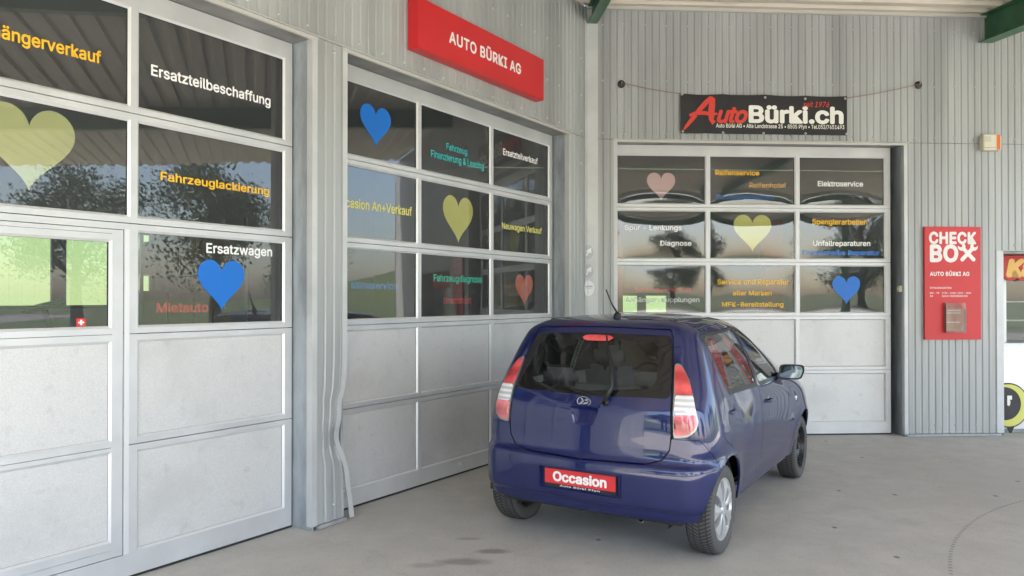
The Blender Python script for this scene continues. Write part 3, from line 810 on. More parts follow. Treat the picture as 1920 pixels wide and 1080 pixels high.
lf = thing('leaflet_box', 'clear plastic leaflet box with a card on the red notice board', 'leaflet box', WB.at(s0 + bx(203), OFB + .034, z0 + bz(930)), WB.rot)
w_, h_ = 155 * K, 222 * K
CLEARP = glass_mat('clear_plastic', (.93, .90, .88), 1.5, .001, 8, .05, film=.10)
mb = MB(); mb.box(0, w_, -.045, -.042, 0, h_); mb.box(0, .003, -.042, -.001, 0, h_); mb.box(w_ - .003, w_, -.042, -.001, 0, h_ * .8); mb.box(.0031, w_ - .0031, -.0418, -.001, 0, .003)
mb.build('holder', CLEARP, lf)
mb = MB(); mb.box(.012, w_ - .012, -.022, -.018, .02, h_ * .80); mb.build('card', mat('salmon_card', (.62, .33, .24), .7, noise=.15, nscale=12), lf)
for zz in (.72, .64, .33): MB().box(.02, w_ * .78, -.0235, -.0225, h_ * zz, h_ * zz + .012).build('card_strip', SIGNWHITE, lf)
# banner
s0, z1 = WB.px(1276, 175, OFB + .03); s1, _ = WB.px(1588, 178, OFB + .03); _, z0 = WB.px(1588, 254, OFB + .03)
bn = thing('banner', 'black cloth banner with red and white lettering tied above the frontal door', 'banner', WB.at(s0, OFB + .03, z0), WB.rot)
BWd, BH = s1 - s0, z1 - z0
def bwave(x, z):
    u, v = x / BWd, z / BH
    return .008 * math.sin(u * 9 + 1) * v + .010 * math.exp(-((u - .24 - .05 * v) / .03) ** 2) * v - .008 * math.exp(-((u - .05 - .10 * (1 - v)) / .035) ** 2) + .006 * math.sin(u * 23 + v * 5) * (v > .6) * (v - .6)
mb = MB(); nx, nz = 80, 18
for j in range(nz + 1):
    for i in range(nx + 1):
        u, v = i / nx, j / nz
        sag = -.010 * (1 - (2 * ((u * 4) % 1) - 1) ** 2) * v if v > .9 else 0
        mb.v.append((u * BWd, bwave(u * BWd, v * BH), v * BH + sag))
for j in range(nz):
    for i in range(nx): mb.f.append((j * (nx + 1) + i, j * (nx + 1) + i + 1, (j + 1) * (nx + 1) + i + 1, (j + 1) * (nx + 1) + i)); mb.m.append(0)
mb.build('cloth', mat('black_banner_cloth', (.022, .021, .023), .45, noise=.2, nscale=3), bn, smooth=True, recalc=False)
KB = BWd / 855.0; X_ = lambda X: (X - 592) * KB; Z_ = lambda Y: (700 - Y) * (BH / 222.0)
BRED = mat('banner_red', (.62, .05, .035), .5); BWHT = mat('banner_white', (.78, .77, .72), .5)
wv = lambda x, z: bwave(x, z)
def stroke(pts, w, y, m, parent, name):
    """brush stroke of changing width along points in x,z"""
    mb = MB(); n = len(pts)
    for i, (x, z) in enumerate(pts):
        a, b = pts[max(i - 1, 0)], pts[min(i + 1, n - 1)]; t = Vector((b[0] - a[0], b[1] - a[1])).normalized(); nr = Vector((-t.y, t.x)) * (w[i] / 2)
        for q in ((x + nr.x, z + nr.y), (x - nr.x, z - nr.y)): mb.v.append((q[0], y + bwave(q[0], q[1]), q[1]))
    for i in range(n - 1): mb.f.append((2 * i, 2 * i + 1, 2 * i + 3, 2 * i + 2)); mb.m.append(0)
    return mb.build(name, m, parent, recalc=False)
stroke([(X_(p[0]), Z_(p[1])) for p in [(608, 680), (625, 655), (655, 615), (690, 565), (720, 528), (748, 500), (760, 500)]], [.02, .04, .05, .055, .06, .05, .02], -.004, BRED, bn, 'lettering')
stroke([(X_(p[0]), Z_(p[1])) for p in [(757, 500), (752, 540), (748, 580), (748, 620), (757, 640), (768, 628)]], [.05, .075, .075, .06, .05, .02], -.0045, BRED, bn, 'lettering')
stroke([(X_(p[0]), Z_(p[1])) for p in [(636, 600), (670, 588), (710, 585), (755, 592), (780, 588)]], [.03, .045, .045, .04, .02], -.005, BRED, bn, 'lettering')
lettering(('uto', .03, .3, .95), X_(776), X_(934), Z_(636), 62 * KB * 1.25, -.004, BRED, bn, wave=wv)
lettering(('Bürki.ch', .034, 0, 1.0), X_(938), X_(1428), Z_(632), 78 * KB, -.004, BWHT, bn, wave=wv)
lettering(('seit 1976', .008, .3, 1.05), X_(1220), X_(1355), Z_(543), 27 * KB, -.004, BRED, bn, wave=wv)
lettering(('Auto Bürki AG • Alte Landstrasse 25 • 8505 Pfyn • Tel.052/7651493', .012, 0, 1.0), X_(772), X_(1432), Z_(665), 19 * KB, -.004, BWHT, bn, wave=wv)
for X, Y in ((600, 482), (1023, 494), (1232, 496), (1438, 492), (603, 690), (808, 693), (1015, 694), (1232, 692), (1444, 691)):
    x, z = X_(X), Z_(Y)
    mb = MB(); mb.lathe([(-.003, .006), (-.005, .010), (-.003, .014), (0, .014)], 10, (x, bwave(x, z), z), 'y'); mb.build('eyelet', SCREW, bn, smooth=True)
ends = {}
for px, py, lab in ((1165.5, 157, 'round black wall hook holding the left cord of the banner'), (1723, 159, 'round black wall hook holding the right cord of the banner')):
    s, z = WB.px(px, py, OFB + .02)
    h = thing('wall_hook', lab, 'hook', WB.at(s, OFB, z), WB.rot, 'hooks of the banner')
    mb = MB(); mb.lathe([(0, .046), (-.012, .046), (-.022, .036), (-.026, .015), (-.027, .0005)], 20, (0, 0, 0), 'y'); mb.build('disc', mat('black_plastic', (.02, .02, .022), .45), h, smooth=True, sharp=40)
    mb = MB(); mb.tube([(0, -.024, 0), (0, -.045, .0), (0, -.05, .012), (0, -.04, .02)], .004, 6); mb.build('peg', SCREW, h, smooth=True)
    ends[px] = (s, z)
ROPE = mat('rope', (.28, .13, .12), .8)
for px, tx, ty, lab in ((1165.5, 603, 482, 'thin reddish cord from the left hook to the banner'), (1723, 1438, 492, 'thin reddish cord from the right hook to the banner')):
    s, z = ends[px]; a = WB.at(s, OFB + .047, z + .004); b = WB.at(s0 + X_(tx), OFB + .036, z0 + Z_(ty))
    mb = MB(); base = Vector(a)
    mb.tube([Vector(a).lerp(b, t) - base + Vector((0, 0, -.012 * math.sin(math.pi * t))) for t in [k / 12 for k in range(13)]], .0035, 6)
    if px < 1300: mb.tube([Vector((0, 0, 0)) + (b - a) * .06, (b - a) * .09 + Vector((0, -.01, -.012)), (b - a) * .10 + Vector((0, -.01, -.05))], .003, 5)
    o = mb.build('cord', ROPE, smooth=True); o.location = base; tag(o, lab, 'cord', 'cords of the banner')
# alarm box, button, round stickers
s0, z1 = WB.px(1845, 252, OFB + .08); s1, _ = WB.px(1878, 252, OFB + .08); _, z0 = WB.px(1845, 281, OFB + .08)
al = thing('alarm_box', 'small cream alarm box with an orange stripe high on the wall', 'alarm box', WB.at(s0 - .01, OFB, z0), WB.rot)
CRP = mat('cream_plastic', (.62, .59, .47), .45)
w_, h_ = s1 - s0 + .01, z1 - z0
mb = MB(); mb.box(0, w_, -.085, .0, 0, h_); mb.build('housing', CRP, al, bevel=.01)
mb = MB(); mb.box(w_ * .72, w_ * .90, -.089, -.0855, .004, h_ - .004); mb.build('stripe', mat('orange_lens', (.65, .13, .02), .3), al)
mb = MB()
for k in range(5): mb.box(w_ * .08, w_ * .40, -.088, -.0855, h_ * (.55 + .07 * k), h_ * (.58 + .07 * k))
mb.build('grille', mat('grille', (.42, .41, .34), .5), al)
mb = MB(); mb.box(w_ * .06, w_ * .68, -.0865, -.0852, h_ * .12, h_ * .17); mb.build('seam', mat('seam', (.35, .34, .28), .5), al)
s, z = WB.px(1677.5, 541, .12)
pb = thing('door_button', 'small cream push-button box on the jamb of the frontal door', 'button', WB.at(5.2055, .10, z - .04), WB.rot)
mb = MB(); mb.box(-.038, 0, -.03, .03, 0, .075); mb.build('box', CRP, pb, bevel=.005)
mb = MB(); mb.lathe([(-.038, .012), (-.043, .011), (-.0435, .0005)], 12, (0, 0, .038), 'x'); mb.build('button', SIGNWHITE, pb, smooth=True, sharp=40)
STK_E = mat('sticker_edge', (.50, .52, .54), .4); STK_G = mat('sticker_grey', (.40, .42, .435), .4); STK_W = mat('sticker_white', (.74, .76, .77), .4)
def corner_pt(u, z, out=.006):
    """point wrapped round the inner corner: u<0 on the left wing, u>0 on the right one"""
    return WA.at(CSA + u - .006, OFA + out, z) if u < 0 else WB.at(CSB + u + .006, OFB + out, z)
def bent(poly, z0, out, rx=1):
    ring = [corner_pt(p[0], z0 + p[1], out) for p in poly]
    return ring
def sticker_disc(z, r, m, out, parent, name, half=None, sq=1.0):
    mb = MB(); n = 24; base = Vector(parent.location)
    for sgn in (-1, 1):
        pts = [(sgn * r * sq * math.cos(t), r * math.sin(t)) for t in [math.pi / 2 - math.pi * k / n for k in range(n + 1)]]
        pts = [(max(abs(a), .001) * sgn, b) for a, b in pts]
        w = [tuple(corner_pt(a, z + b, out) - base) for a, b in pts]
        mb.add(w, [tuple(range(len(w)))])
    return mb.build(name, m, parent, recalc=False)
for i, (py, lab) in enumerate(((472.5, 'topmost round grey sticker with a white arrow on the inner wall corner'), (508, 'lower round grey sticker with a white arrow, middle of three on the wall corner'), (540.5, 'lowest round white sticker on the inner wall corner'))):
    z = WB.px(1108, py, OFB)[1]; base = corner_pt(.001, z, .006)
    st = thing('corner_sticker', lab, 'sticker', base, 0, 'stickers on the wall corner')
    st.location = base
    sticker_disc(z, .092, STK_E if i < 2 else STK_W, .0062, st, 'backing', sq=.80)
    if i < 2:
        sticker_disc(z, .082, STK_G, .0072, st, 'field', sq=.80)
        arrow = [(-.045, -.045), (-.018, -.008), (-.040, .008), (.040, .05), (.038, -.02), (.018, -.002), (-.012, -.05)]
        mb = MB()
        for sgn in (-1, 1):                               # split at the corner line
            pts = []
            for k in range(len(arrow)):
                a, b = arrow[k], arrow[(k + 1) % len(arrow)]
                if a[0] * sgn >= 0: pts.append(a)
                if a[0] * b[0] < 0: t = a[0] / (a[0] - b[0]); pts.append((sgn * .0008, a[1] + (b[1] - a[1]) * t))
            if len(pts) > 2:
                w = [tuple(corner_pt(sgn * max(abs(p[0]), .0008), z + p[1], .0082) - base) for p in pts]; mb.add(w, [tuple(range(len(w)))])
        mb.build('arrow', STK_W, st, recalc=False)
    else:
        mb = MB()
        for zz, w2, hh in ((.018, .055, .010), (.000, .055, .005)):
            for sgn in (-1, 1):
                w = [tuple(corner_pt(sgn * a, z + zz + b, .0075) - base) for a, b in ((.001, 0), (w2, 0), (w2, hh), (.001, hh))]; mb.add(w, [(0, 1, 2, 3)])
        mb.build('print', mat('sticker_print', (.25, .25, .26), .5), st, recalc=False)

# ------------------------------------------------------------------ snack kiosk in the recess at the right edge
ko = .10
s0 = 6.445
ki = thing('snack_kiosk', 'white kiosk counter with glass display and red awning in the wall recess', 'kiosk', WB.at(s0, -.1, 0), WB.rot)
W = 2.3
bodyW = mat('kiosk_white', (.70, .72, .74), .25, metal=.3)
def lz(x, y, off=-.1): s, z = WB.px(x, y, off); return s - s0, z
mb = MB(); prof = []
for k in range(13):
    t = math.pi * k / 12; prof.append((.0 + .42 - .42 * math.cos(t), -.10 * math.sin(t)))
n = len(prof)
for rep in range(3):
    x0 = rep * .76
    v = [(x0 + a * .9, b, .05) for a, b in prof] + [(x0 + a * .9, b, 1.06) for a, b in prof]
    mb.add(v, [(i, i + 1, n + i + 1, n + i) for i in range(n - 1)])
mb.build('counter_front', bodyW, ki, smooth=True, recalc=False)
mb = MB(); mb.box(0, W, .012, .7, .05, 1.06); mb.build('counter_body', bodyW, ki)
mb = MB(); mb.box(-.01, W + .01, -.12, .72, 1.061, 1.10); mb.build('counter_top', ALU, ki, bevel=.006)
mb = MB(); mb.box(.02, W - .02, -.04, .68, .0, .0495); mb.build('plinth', DKF, ki)
for x in (0, .19, .9, 1.6, 2.25):
    mb = MB(); mb.box(x, x + .04, .0, .04, 1.101, 1.90); mb.build('display_post', ALU, ki)
mb = MB(); mb.quad((.041, .02, 1.101), (W, .02, 1.101), (W, .02, 1.90), (.041, .02, 1.90)); mb.build('display_pane', PANE, ki, recalc=False)
for z in (1.36, 1.60): MB().box(.05, W - .05, .25, .6, z, z + .015).build('shelf', SIGNWHITE, ki)
mb = MB(); cols = 14
pts = [(0, 2.18), (0, 1.90)]
for k in range(cols):
    x0 = W * k / cols; x1 = W * (k + 1) / cols
    for q in range(1, 7): pts.append((x0 + (x1 - x0) * q / 6, 1.90 - .035 * math.sin(math.pi * q / 6)))
pts.append((W, 2.18))
MB().prism(pts, -.06, -.045).build('awning', mat('awning_red', (.42, .035, .035), .6), ki)
mb = MB(); mb.box(0, W, -.044, .7, 2.13, 2.16); mb.build('awning_top', INTD, ki)
a, zb = lz(1881, 517); b, zt = lz(1935, 489)
lettering(('Ka', .06, .18, 1.0), a - .01, b, zb, zt - zb, -.0615, mat('awning_yellow', (.68, .42, .12), .6), ki)
# speech-bubble emblem on the counter front
def on_counter(a, z, out): 
    k = (a % .76) / .9; t = math.acos(max(-1, min(1, (.42 - k) / .42))); return (a, -.10 * math.sin(t) - out, z)
cxe, cze = lz(1881, 758); rx, rz = .25, .275
def disc(cx, cz, rx, rz, out, m, name, tail=False):
    mb = MB(); n = 40; v = [on_counter(cx, cz, out)]
    for k in range(n):
        t = 2 * math.pi * k / n; v.append(on_counter(max(.005, cx + rx * math.cos(t)), cz + rz * math.sin(t), out))
    mb.add(v, [(0, 1 + k, 1 + (k + 1) % n) for k in range(n)])
    if tail: mb.add([on_counter(cx - .03, cz - rz * .9, out), on_counter(cx + .02, cz - rz * 1.35, out), on_counter(cx + .08, cz - rz * .85, out)], [(0, 1, 2)])
    return mb.build(name, m, ki, recalc=False)
EBK = mat('emblem_black', (.03, .03, .035), .4)
disc(cxe, cze, rx, rz, .006, EBK, 'emblem_outline', True)
disc(cxe, cze, rx * .94, rz * .94, .009, mat('emblem_yellow', (.60, .60, .14), .4), 'emblem_ring')
disc(cxe - .05, cze + .02, rx * .78, rz * .74, .012, EBK, 'emblem_disc')
mb = MB()
v = [on_counter(cxe - .05 + x, cze + z, .0145) for x, z in ((.03, .0), (.06, .0), (.06, .07), (.085, .07), (.085, .12), (.03, .12))]; mb.add(v, [(0, 1, 2, 3, 4, 5)])
mb.build('emblem_glyph', SIGNWHITE, ki, recalc=False)
# ------------------------------------------------------------------ the car
CTH = math.radians(32.1)
CF = np.array([math.sin(CTH), math.cos(CTH), 0]); CR = np.array([math.cos(CTH), -math.sin(CTH), 0])
CO = np.array([.652, 5.225, 0]) + CF * .05 + CR * .005      # middle of the rear axle on the ground
car = thing('hatchback_car', 'dark blue five-door hatchback with a red Occasion plate on the forecourt', 'car', Vector(CO), -CTH)

def car_paint():
    m, nt, p = nodes_of('dark_blue_metallic')
    p.inputs['Base Color'].default_value = (.009, .013, .105, 1)
    p.inputs['Metallic'].default_value = .15; p.inputs['Roughness'].default_value = .45; p.inputs['Specular IOR Level'].default_value = .2
    p.inputs['Coat Weight'].default_value = 1.0; p.inputs['Coat Roughness'].default_value = .02; p.inputs['Coat IOR'].default_value = 1.6
    tc = N(nt, 'ShaderNodeTexCoord'); nz = N(nt, 'ShaderNodeTexNoise'); nz.inputs['Scale'].default_value = 900; nz.inputs['Detail'].default_value = 1
    nt.links.new(tc.outputs['Object'], nz.inputs['Vector'])
    mx = N(nt, 'ShaderNodeMix', data_type='RGBA'); mx.inputs['A'].default_value = (.0018, .0060, .052, 1); mx.inputs['B'].default_value = (.0036, .0115, .10, 1)
    nt.links.new(nz.outputs[0], mx.inputs['Factor']); nt.links.new(mx.outputs['Result'], p.inputs['Base Color'])
    # dust film: a little rougher low down, streaky
    n2 = N(nt, 'ShaderNodeTexNoise'); n2.inputs['Scale'].default_value = 6; n2.inputs['Detail'].default_value = 6; nt.links.new(tc.outputs['Object'], n2.inputs['Vector'])
    r = N(nt, 'ShaderNodeMapRange'); r.inputs[1].default_value = .35; r.inputs[2].default_value = .75; r.inputs[3].default_value = .0; r.inputs[4].default_value = .03
    nt.links.new(n2.outputs[0], r.inputs[0]); nt.links.new(r.outputs[0], p.inputs['Coat Roughness'])
    return m
PAINT = car_paint()
INNER = mat('car_inner', (.26, .25, .235), .85)
BLACKP = mat('car_black_plastic', (.018, .018, .02), .42, noise=.2, nscale=20)
GLOSSB = mat('black_frit', (.008, .008, .01), .06, spec=.6)
CGLASS = glass_mat('car_glass', (.86, .93, .93), 1.5, gain=1.15, film=.012)
CGLASSR = glass_mat('car_rear_glass', (.86, .92, .92), 1.5, gain=1.0, film=.006)
CHROME = mat('chrome', (.72, .73, .75), .12, 1.0)
SILVER = mat('wheel_silver', (.60, .61, .62), .3, .6, noise=.08, nscale=12)
STEEL = mat('black_steel_wheel', (.02, .02, .022), .35)
SEATF = mat('seat_fabric', (.10, .10, .105), .9, bump=.3, bscale=300)
def lens_mat(name, col, w=.6):
    m, nt, p = nodes_of(name)
    p.inputs['Base Color'].default_value = rgba(col); p.inputs['Roughness'].default_value = .08; p.inputs['Coat Weight'].default_value = 1
    tc = N(nt, 'ShaderNodeTexCoord'); wv_ = N(nt, 'ShaderNodeTexWave', bands_direction='Z'); wv_.inputs['Scale'].default_value = 9 if 'clear' in name else 2.2; wv_.inputs['Distortion'].default_value = .3 if 'clear' in name else 3.5
    nt.links.new(tc.outputs['Object'], wv_.inputs['Vector'])
    nz = N(nt, 'ShaderNodeTexNoise'); nz.inputs['Scale'].default_value = 14; nt.links.new(tc.outputs['Object'], nz.inputs['Vector'])
    ad = N(nt, 'ShaderNodeMath', operation='MULTIPLY'); nt.links.new(wv_.outputs[1], ad.inputs[0]); nt.links.new(nz.outputs[0], ad.inputs[1])
    mx = N(nt, 'ShaderNodeMix', data_type='RGBA'); mx.inputs['A'].default_value = rgba([c * .7 for c in col]); mx.inputs['B'].default_value = rgba([min(1, c * 1.2 + .04) for c in col])
    rr = N(nt, 'ShaderNodeMapRange'); rr.inputs[1].default_value = .05; rr.inputs[2].default_value = .55; nt.links.new(ad.outputs[0], rr.inputs[0])
    nt.links.new(rr.outputs[0], mx.inputs['Factor']); nt.links.new(mx.outputs['Result'], p.inputs['Base Color'])
    return m
LRED = lens_mat('red_lens', (.55, .035, .04)); LREDP = lens_mat('pale_red_lens', (.62, .13, .14)); LCLR = lens_mat('clear_lens', (.66, .66, .66))

#            z     yr     wr    wc    rc    wm    wf    yf    fc
LV = [(.185, -.34, .50, .70, .12, .73, .71, 2.95, .40),
      (.235, -.405, .55, .765, .14, .765, .75, 3.03, .42),
      (.29, -.440, .57, .795, .15, .785, .78, 3.08, .45),
      (.328, -.447, .576, .804, .155, .791, .787, 3.09, .46),
      (.345, -.465, .578, .808, .158, .794, .790, 3.095, .465),
      (.38, -.469, .58, .815, .16, .800, .798, 3.105, .47),
      (.44, -.470, .58, .822, .165, .811, .81, 3.12, .48),
      (.52, -.470, .58, .828, .17, .822, .818, 3.125, .48),
      (.575, -.466, .58, .830, .17, .828, .822, 3.12, .48),
      (.598, -.458, .58, .830, .168, .830, .823, 3.118, .48),
      (.616, -.432, .58, .829, .165, .831, .824, 3.115, .48),
      (.645, -.418, .58, .824, .16, .832, .824, 3.10, .48),
      (.70, -.410, .59, .820, .135, .833, .822, 3.08, .48),
      (.80, -.404, .588, .810, .130, .829, .812, 3.01, .48),
      (.90, -.395, .584, .796, .130, .817, .785, 2.84, .48),
      (1.00, -.368, .578, .777, .128, .797, .735, 2.45, .46),
      (1.10, -.322, .568, .750, .124, .768, .700, 2.22, .44),
      (1.25, -.245, .548, .702, .118, .718, .640, 1.88, .40),
      (1.36, -.188, .526, .658, .108, .672, .590, 1.62, .36),
      (1.425, -.150, .506, .616, .095, .633, .550, 1.45, .32),
      (1.465, -.108, .462, .555, .09, .585, .505, 1.32, .30),
      (1.492, -.04, .41, .490, .08, .52, .445, 1.19, .26),
      (1.512, .07, .33, .40, .07, .43, .365, 1.05, .22),
      (1.524, .20, .23, .285, .05, .31, .26, .92, .16),
      (1.530, .34, .11, .14, .03, .155, .13, .78, .09),
      (1.531, .45, .01, .015, .01, .02, .015, .66, .02)]
LV = np.array(LV)
def pchip(x, y, q):
    h = np.diff(x); d = np.diff(y, axis=0) / h[:, None]; m = np.zeros_like(y)
    for i in range(1, len(x) - 1):
        a, b = d[i - 1], d[i]; w1, w2 = 2 * h[i] + h[i - 1], h[i] + 2 * h[i - 1]
        ok = a * b > 0
        m[i] = np.where(ok, (w1 + w2) / (w1 / np.where(ok, a, 1) + w2 / np.where(ok, b, 1)), 0)
    m[0], m[-1] = d[0], d[-1]
    i = np.clip(np.searchsorted(x, q) - 1, 0, len(h) - 1); t = ((q - x[i]) / h[i])[:, None]; H = h[i][:, None]
    return (2 * t ** 3 - 3 * t ** 2 + 1) * y[i] + (t ** 3 - 2 * t ** 2 + t) * H * m[i] + (-2 * t ** 3 + 3 * t ** 2) * y[i + 1] + (t ** 3 - t ** 2) * H * m[i + 1]
def yr_of(z): return pchip(LV[:, 0], LV[:, 1:2], np.atleast_1d(np.asarray(z, float)).ravel()).ravel()
# parameter along the profile: arc length in (yr, z, wm)
par = np.concatenate([[0], np.cumsum(np.linalg.norm(np.diff(LV[:, [0, 1, 5]], axis=0), axis=1))])
VQ = np.unique(np.concatenate([np.linspace(par[i], par[i + 1], max(3, int((par[i + 1] - par[i]) / .0135)) + 1) for i in range(len(par) - 1)]))
ROWS = pchip(par, LV, VQ)
SEG = [16, 16, 9, 9, 16, 16, 16, 16, 8, 8, 8]
def ring_pts(L):
    z, yr, wr, wc, rc, wm, wf, yf, fc = L
    b = .034 * min(1, wr / .5)
    P = [(0, yr), (.5 * wr, yr + .22 * b), (wr, yr + b), (wr + .62 * (wc - wr), yr + b + .24 * rc), (wc, yr + b + rc)]
    ys, ye = yr + b + rc, yf - fc
    P += [(wc + (wm - wc) * .72, ys + (ye - ys) * .25), (wm, ys + (ye - ys) * .5), (wm + (wf - wm) * .4, ys + (ye - ys) * .78), (wf, ye)]
    P += [(wf * .86, yf - fc * .34), (wf * .5, yf - fc * .07), (0, yf)]
    P = np.array(P)
    ext = np.vstack([[-P[1][0], P[1][1]], P, [-P[-2][0], P[-2][1]]])
    out = []
    for i in range(1, len(ext) - 2):
        p0, p1, p2, p3 = ext[i - 1], ext[i], ext[i + 1], ext[i + 2]
        t0 = 0; t1 = t0 + max(np.linalg.norm(p1 - p0), 1e-6) ** .5; t2 = t1 + max(np.linalg.norm(p2 - p1), 1e-6) ** .5; t3 = t2 + max(np.linalg.norm(p3 - p2), 1e-6) ** .5
        n = SEG[i - 1]
        for k in range(n):
            t = t1 + (t2 - t1) * k / n
            A1 = (t1 - t) / (t1 - t0) * p0 + (t - t0) / (t1 - t0) * p1; A2 = (t2 - t) / (t2 - t1) * p1 + (t - t1) / (t2 - t1) * p2; A3 = (t3 - t) / (t3 - t2) * p2 + (t - t2) / (t3 - t2) * p3
            B1 = (t2 - t) / (t2 - t0) * A1 + (t - t0) / (t2 - t0) * A2; B2_ = (t3 - t) / (t3 - t1) * A2 + (t - t1) / (t3 - t1) * A3
            out.append((t2 - t) / (t2 - t1) * B1 + (t - t1) / (t2 - t1) * B2_)
    out.append(P[-1]); return np.array(out)
AXF, AXZ, WR_ = 2.43, .288, .288
def shell():
    V = []; Fq = []
    U = sum(SEG) + 1
    for L in ROWS:
        q = ring_pts(L); z = np.full(len(q), L[0]); x, y = q[:, 0].copy(), q[:, 1].copy()
        for ya in (0.0, AXF):                                   # flared wheel arches
            r = np.hypot(y - ya, z - AXZ); g = np.exp(-((r - .35) / .05) ** 2) * np.clip((.72 - z) / .1, 0, 1) * np.clip(x / .6 - .5, 0, 1)
            x += .008 * g
        x -= .010 * np.exp(-((z - .40) / .07) ** 2) * np.clip(x / .7 - .6, 0, 1) * np.exp(-((y - 1.2) / .55) ** 4)   # hollow above the sill
        full = np.concatenate([np.stack([x, y, z], 1), np.stack([-x[-2:0:-1], y[-2:0:-1], z[-2:0:-1]], 1)])
        V.append(full)
    W = len(V[0]); V = np.concatenate(V)
    for j in range(len(ROWS) - 1):
        for i in range(W): Fq.append((j * W + i, j * W + (i + 1) % W, (j + 1) * W + (i + 1) % W, (j + 1) * W + i))
    return V, Fq
def sdf(P, poly, r=0.0):
    """signed distance of points to a polygon, corners rounded by r"""
    poly = np.array(poly, float); P = np.asarray(P, float)
    if r:
        c = []; n = len(poly); area = sum(poly[i][0] * poly[(i + 1) % n][1] - poly[(i + 1) % n][0] * poly[i][1] for i in range(n))
        sgn = 1 if area > 0 else -1
        for i in range(n):
            a, b, d_ = poly[i - 1], poly[i], poly[(i + 1) % n]
            e1 = (b - a) / np.linalg.norm(b - a); e2 = (d_ - b) / np.linalg.norm(d_ - b)
            n1 = np.array([-e1[1], e1[0]]) * sgn; n2 = np.array([-e2[1], e2[0]]) * sgn
            m_ = n1 + n2; k = r / max(.2, (1 + n1 @ n2)); c.append(b + m_ * k)
        poly = np.array(c)
    d = np.full(len(P), 1e9); ins = np.zeros(len(P), bool); n = len(poly)
    for i in range(n):
        a, b = poly[i], poly[(i + 1) % n]; e = b - a; w = P - a
        t = np.clip((w @ e) / (e @ e), 0, 1); d = np.minimum(d, np.linalg.norm(w - t[:, None] * e, axis=1))
        cnd = (a[1] > P[:, 1]) != (b[1] > P[:, 1])
        xi = a[0] + (P[:, 1] - a[1]) * e[0] / (e[1] if abs(e[1]) > 1e-12 else 1e-12)
        ins ^= cnd & (P[:, 0] < xi)
    return np.where(ins, -d, d) - r
def clip(V, Fs, f):
    """keep the part of the surface where f <= 0"""
    f = np.asarray(f); V = np.asarray(V); new = []; idx = {}; out = []; cut = {}
    def keep(i):
        if i not in idx: idx[i] = len(new); new.append(V[i])
        return idx[i]
    def cross(a, b):
        k = (a, b) if a < b else (b, a)
        if k not in cut: t = f[k[0]] / (f[k[0]] - f[k[1]]); cut[k] = len(new); new.append(V[k[0]] + (V[k[1]] - V[k[0]]) * t)
        return cut[k]
    ins = f <= 0
    for q in Fs:
        s = [ins[i] for i in q]
        if all(s): out.append(tuple(keep(i) for i in q)); continue
        if not any(s): continue
        g = []
        for k, a in enumerate(q):
            b = q[(k + 1) % len(q)]
            if ins[a]: g.append(keep(a))
            if ins[a] != ins[b]: g.append(cross(a, b))
        g = [x for k, x in enumerate(g) if x != g[k - 1]]
        if len(g) >= 3: out.append(tuple(g))
    return (np.array(new) if new else np.zeros((0, 3))), out
def normals(V, Fs):
    Nn = np.zeros_like(V)
    for q in Fs:
        a, b, c = V[q[0]], V[q[1]], V[q[2]]; n = np.cross(b - a, c - a)
        if len(q) > 3: n = n + np.cross(c - a, V[q[3]] - a)
        for i in q: Nn[i] += n
    return Nn / np.maximum(np.linalg.norm(Nn, axis=1), 1e-12)[:, None]
def panel(V, Fs, name, m, parent, thick=.014, off=0.0, inner=True, label=None, edge=None):
    """a body panel with real thickness; the rim is flat-shaded on its own vertices"""
    Nn = normals(V, Fs); V0 = V + Nn * off; mb = MB()
    mb.add(V0, Fs, 0); nf = len(Fs)
    if thick:
        Vi = V0 - Nn * thick
        if inner: mb.add(Vi, [f[::-1] for f in Fs], 1)
        cnt = {}
        for q in Fs:
            for k, a in enumerate(q):
                b = q[(k + 1) % len(q)]; cnt[(a, b)] = cnt.get((a, b), 0) + 1
        for (a, b) in cnt:
            if (b, a) not in cnt: mb.add([V0[b], V0[a], Vi[a], Vi[b]], [(0, 1, 2, 3)], 2)
    o = mb.build(name, [m, INNER, edge or m], parent, recalc=False, label=label)
    sm = [i < nf or p.material_index == 1 for i, p in enumerate(o.data.polygons)]
    o.data.polygons.foreach_set('use_smooth', sm)
    return o
V0, F0 = shell()
YR = lambda V: np.interp(V[:, 2], ROWS[:, 0], ROWS[:, 1])
rear = lambda V: np.where(V[:, 1] < .28, 0, 9)
front = lambda V: np.where(V[:, 1] > 1.0, 0, 9)
side = lambda V, s: np.where(V[:, 0] * s > .28, 0, 9)
XZ = lambda V: V[:, [0, 2]]
AXZc = lambda V: np.stack([np.abs(V[:, 0]), V[:, 2]], 1)
YZ = lambda V: V[:, [1, 2]]
WZ = lambda V: np.stack([np.abs(V[:, 0]) + np.maximum(0, V[:, 1] - YR(V) - .035), V[:, 2]], 1)
sym = lambda pts: [p for p in pts] + [(-x, z) for x, z in pts[::-1] if x > 1e-6]
HATCH = sym([(.0, 1.452), (.49, 1.440), (.515, 1.40), (.548, 1.24), (.575, 1.02), (.588, .80), (.580, .705), (.535, .640), (.44, .612), (.0, .600)])
RGLASS = sym([(.0, 1.412), (.496, 1.402), (.516, 1.36), (.543, 1.24), (.570, 1.018), (.0, 1.005)])
RCLEAR = sym([(.0, 1.366), (.432, 1.360), (.470, 1.075), (.0, 1.035)])
LAMP = [(.556, 1.240), (.612, 1.222), (.684, 1.135), (.745, 1.01), (.792, .885), (.770, .832), (.705, .793), (.602, .778), (.596, .90), (.584, 1.04)]
BUMP = [(-.5, -.2), (-.5, .775), (.80, .775), (1.045, .60), (1.045, -.2)]
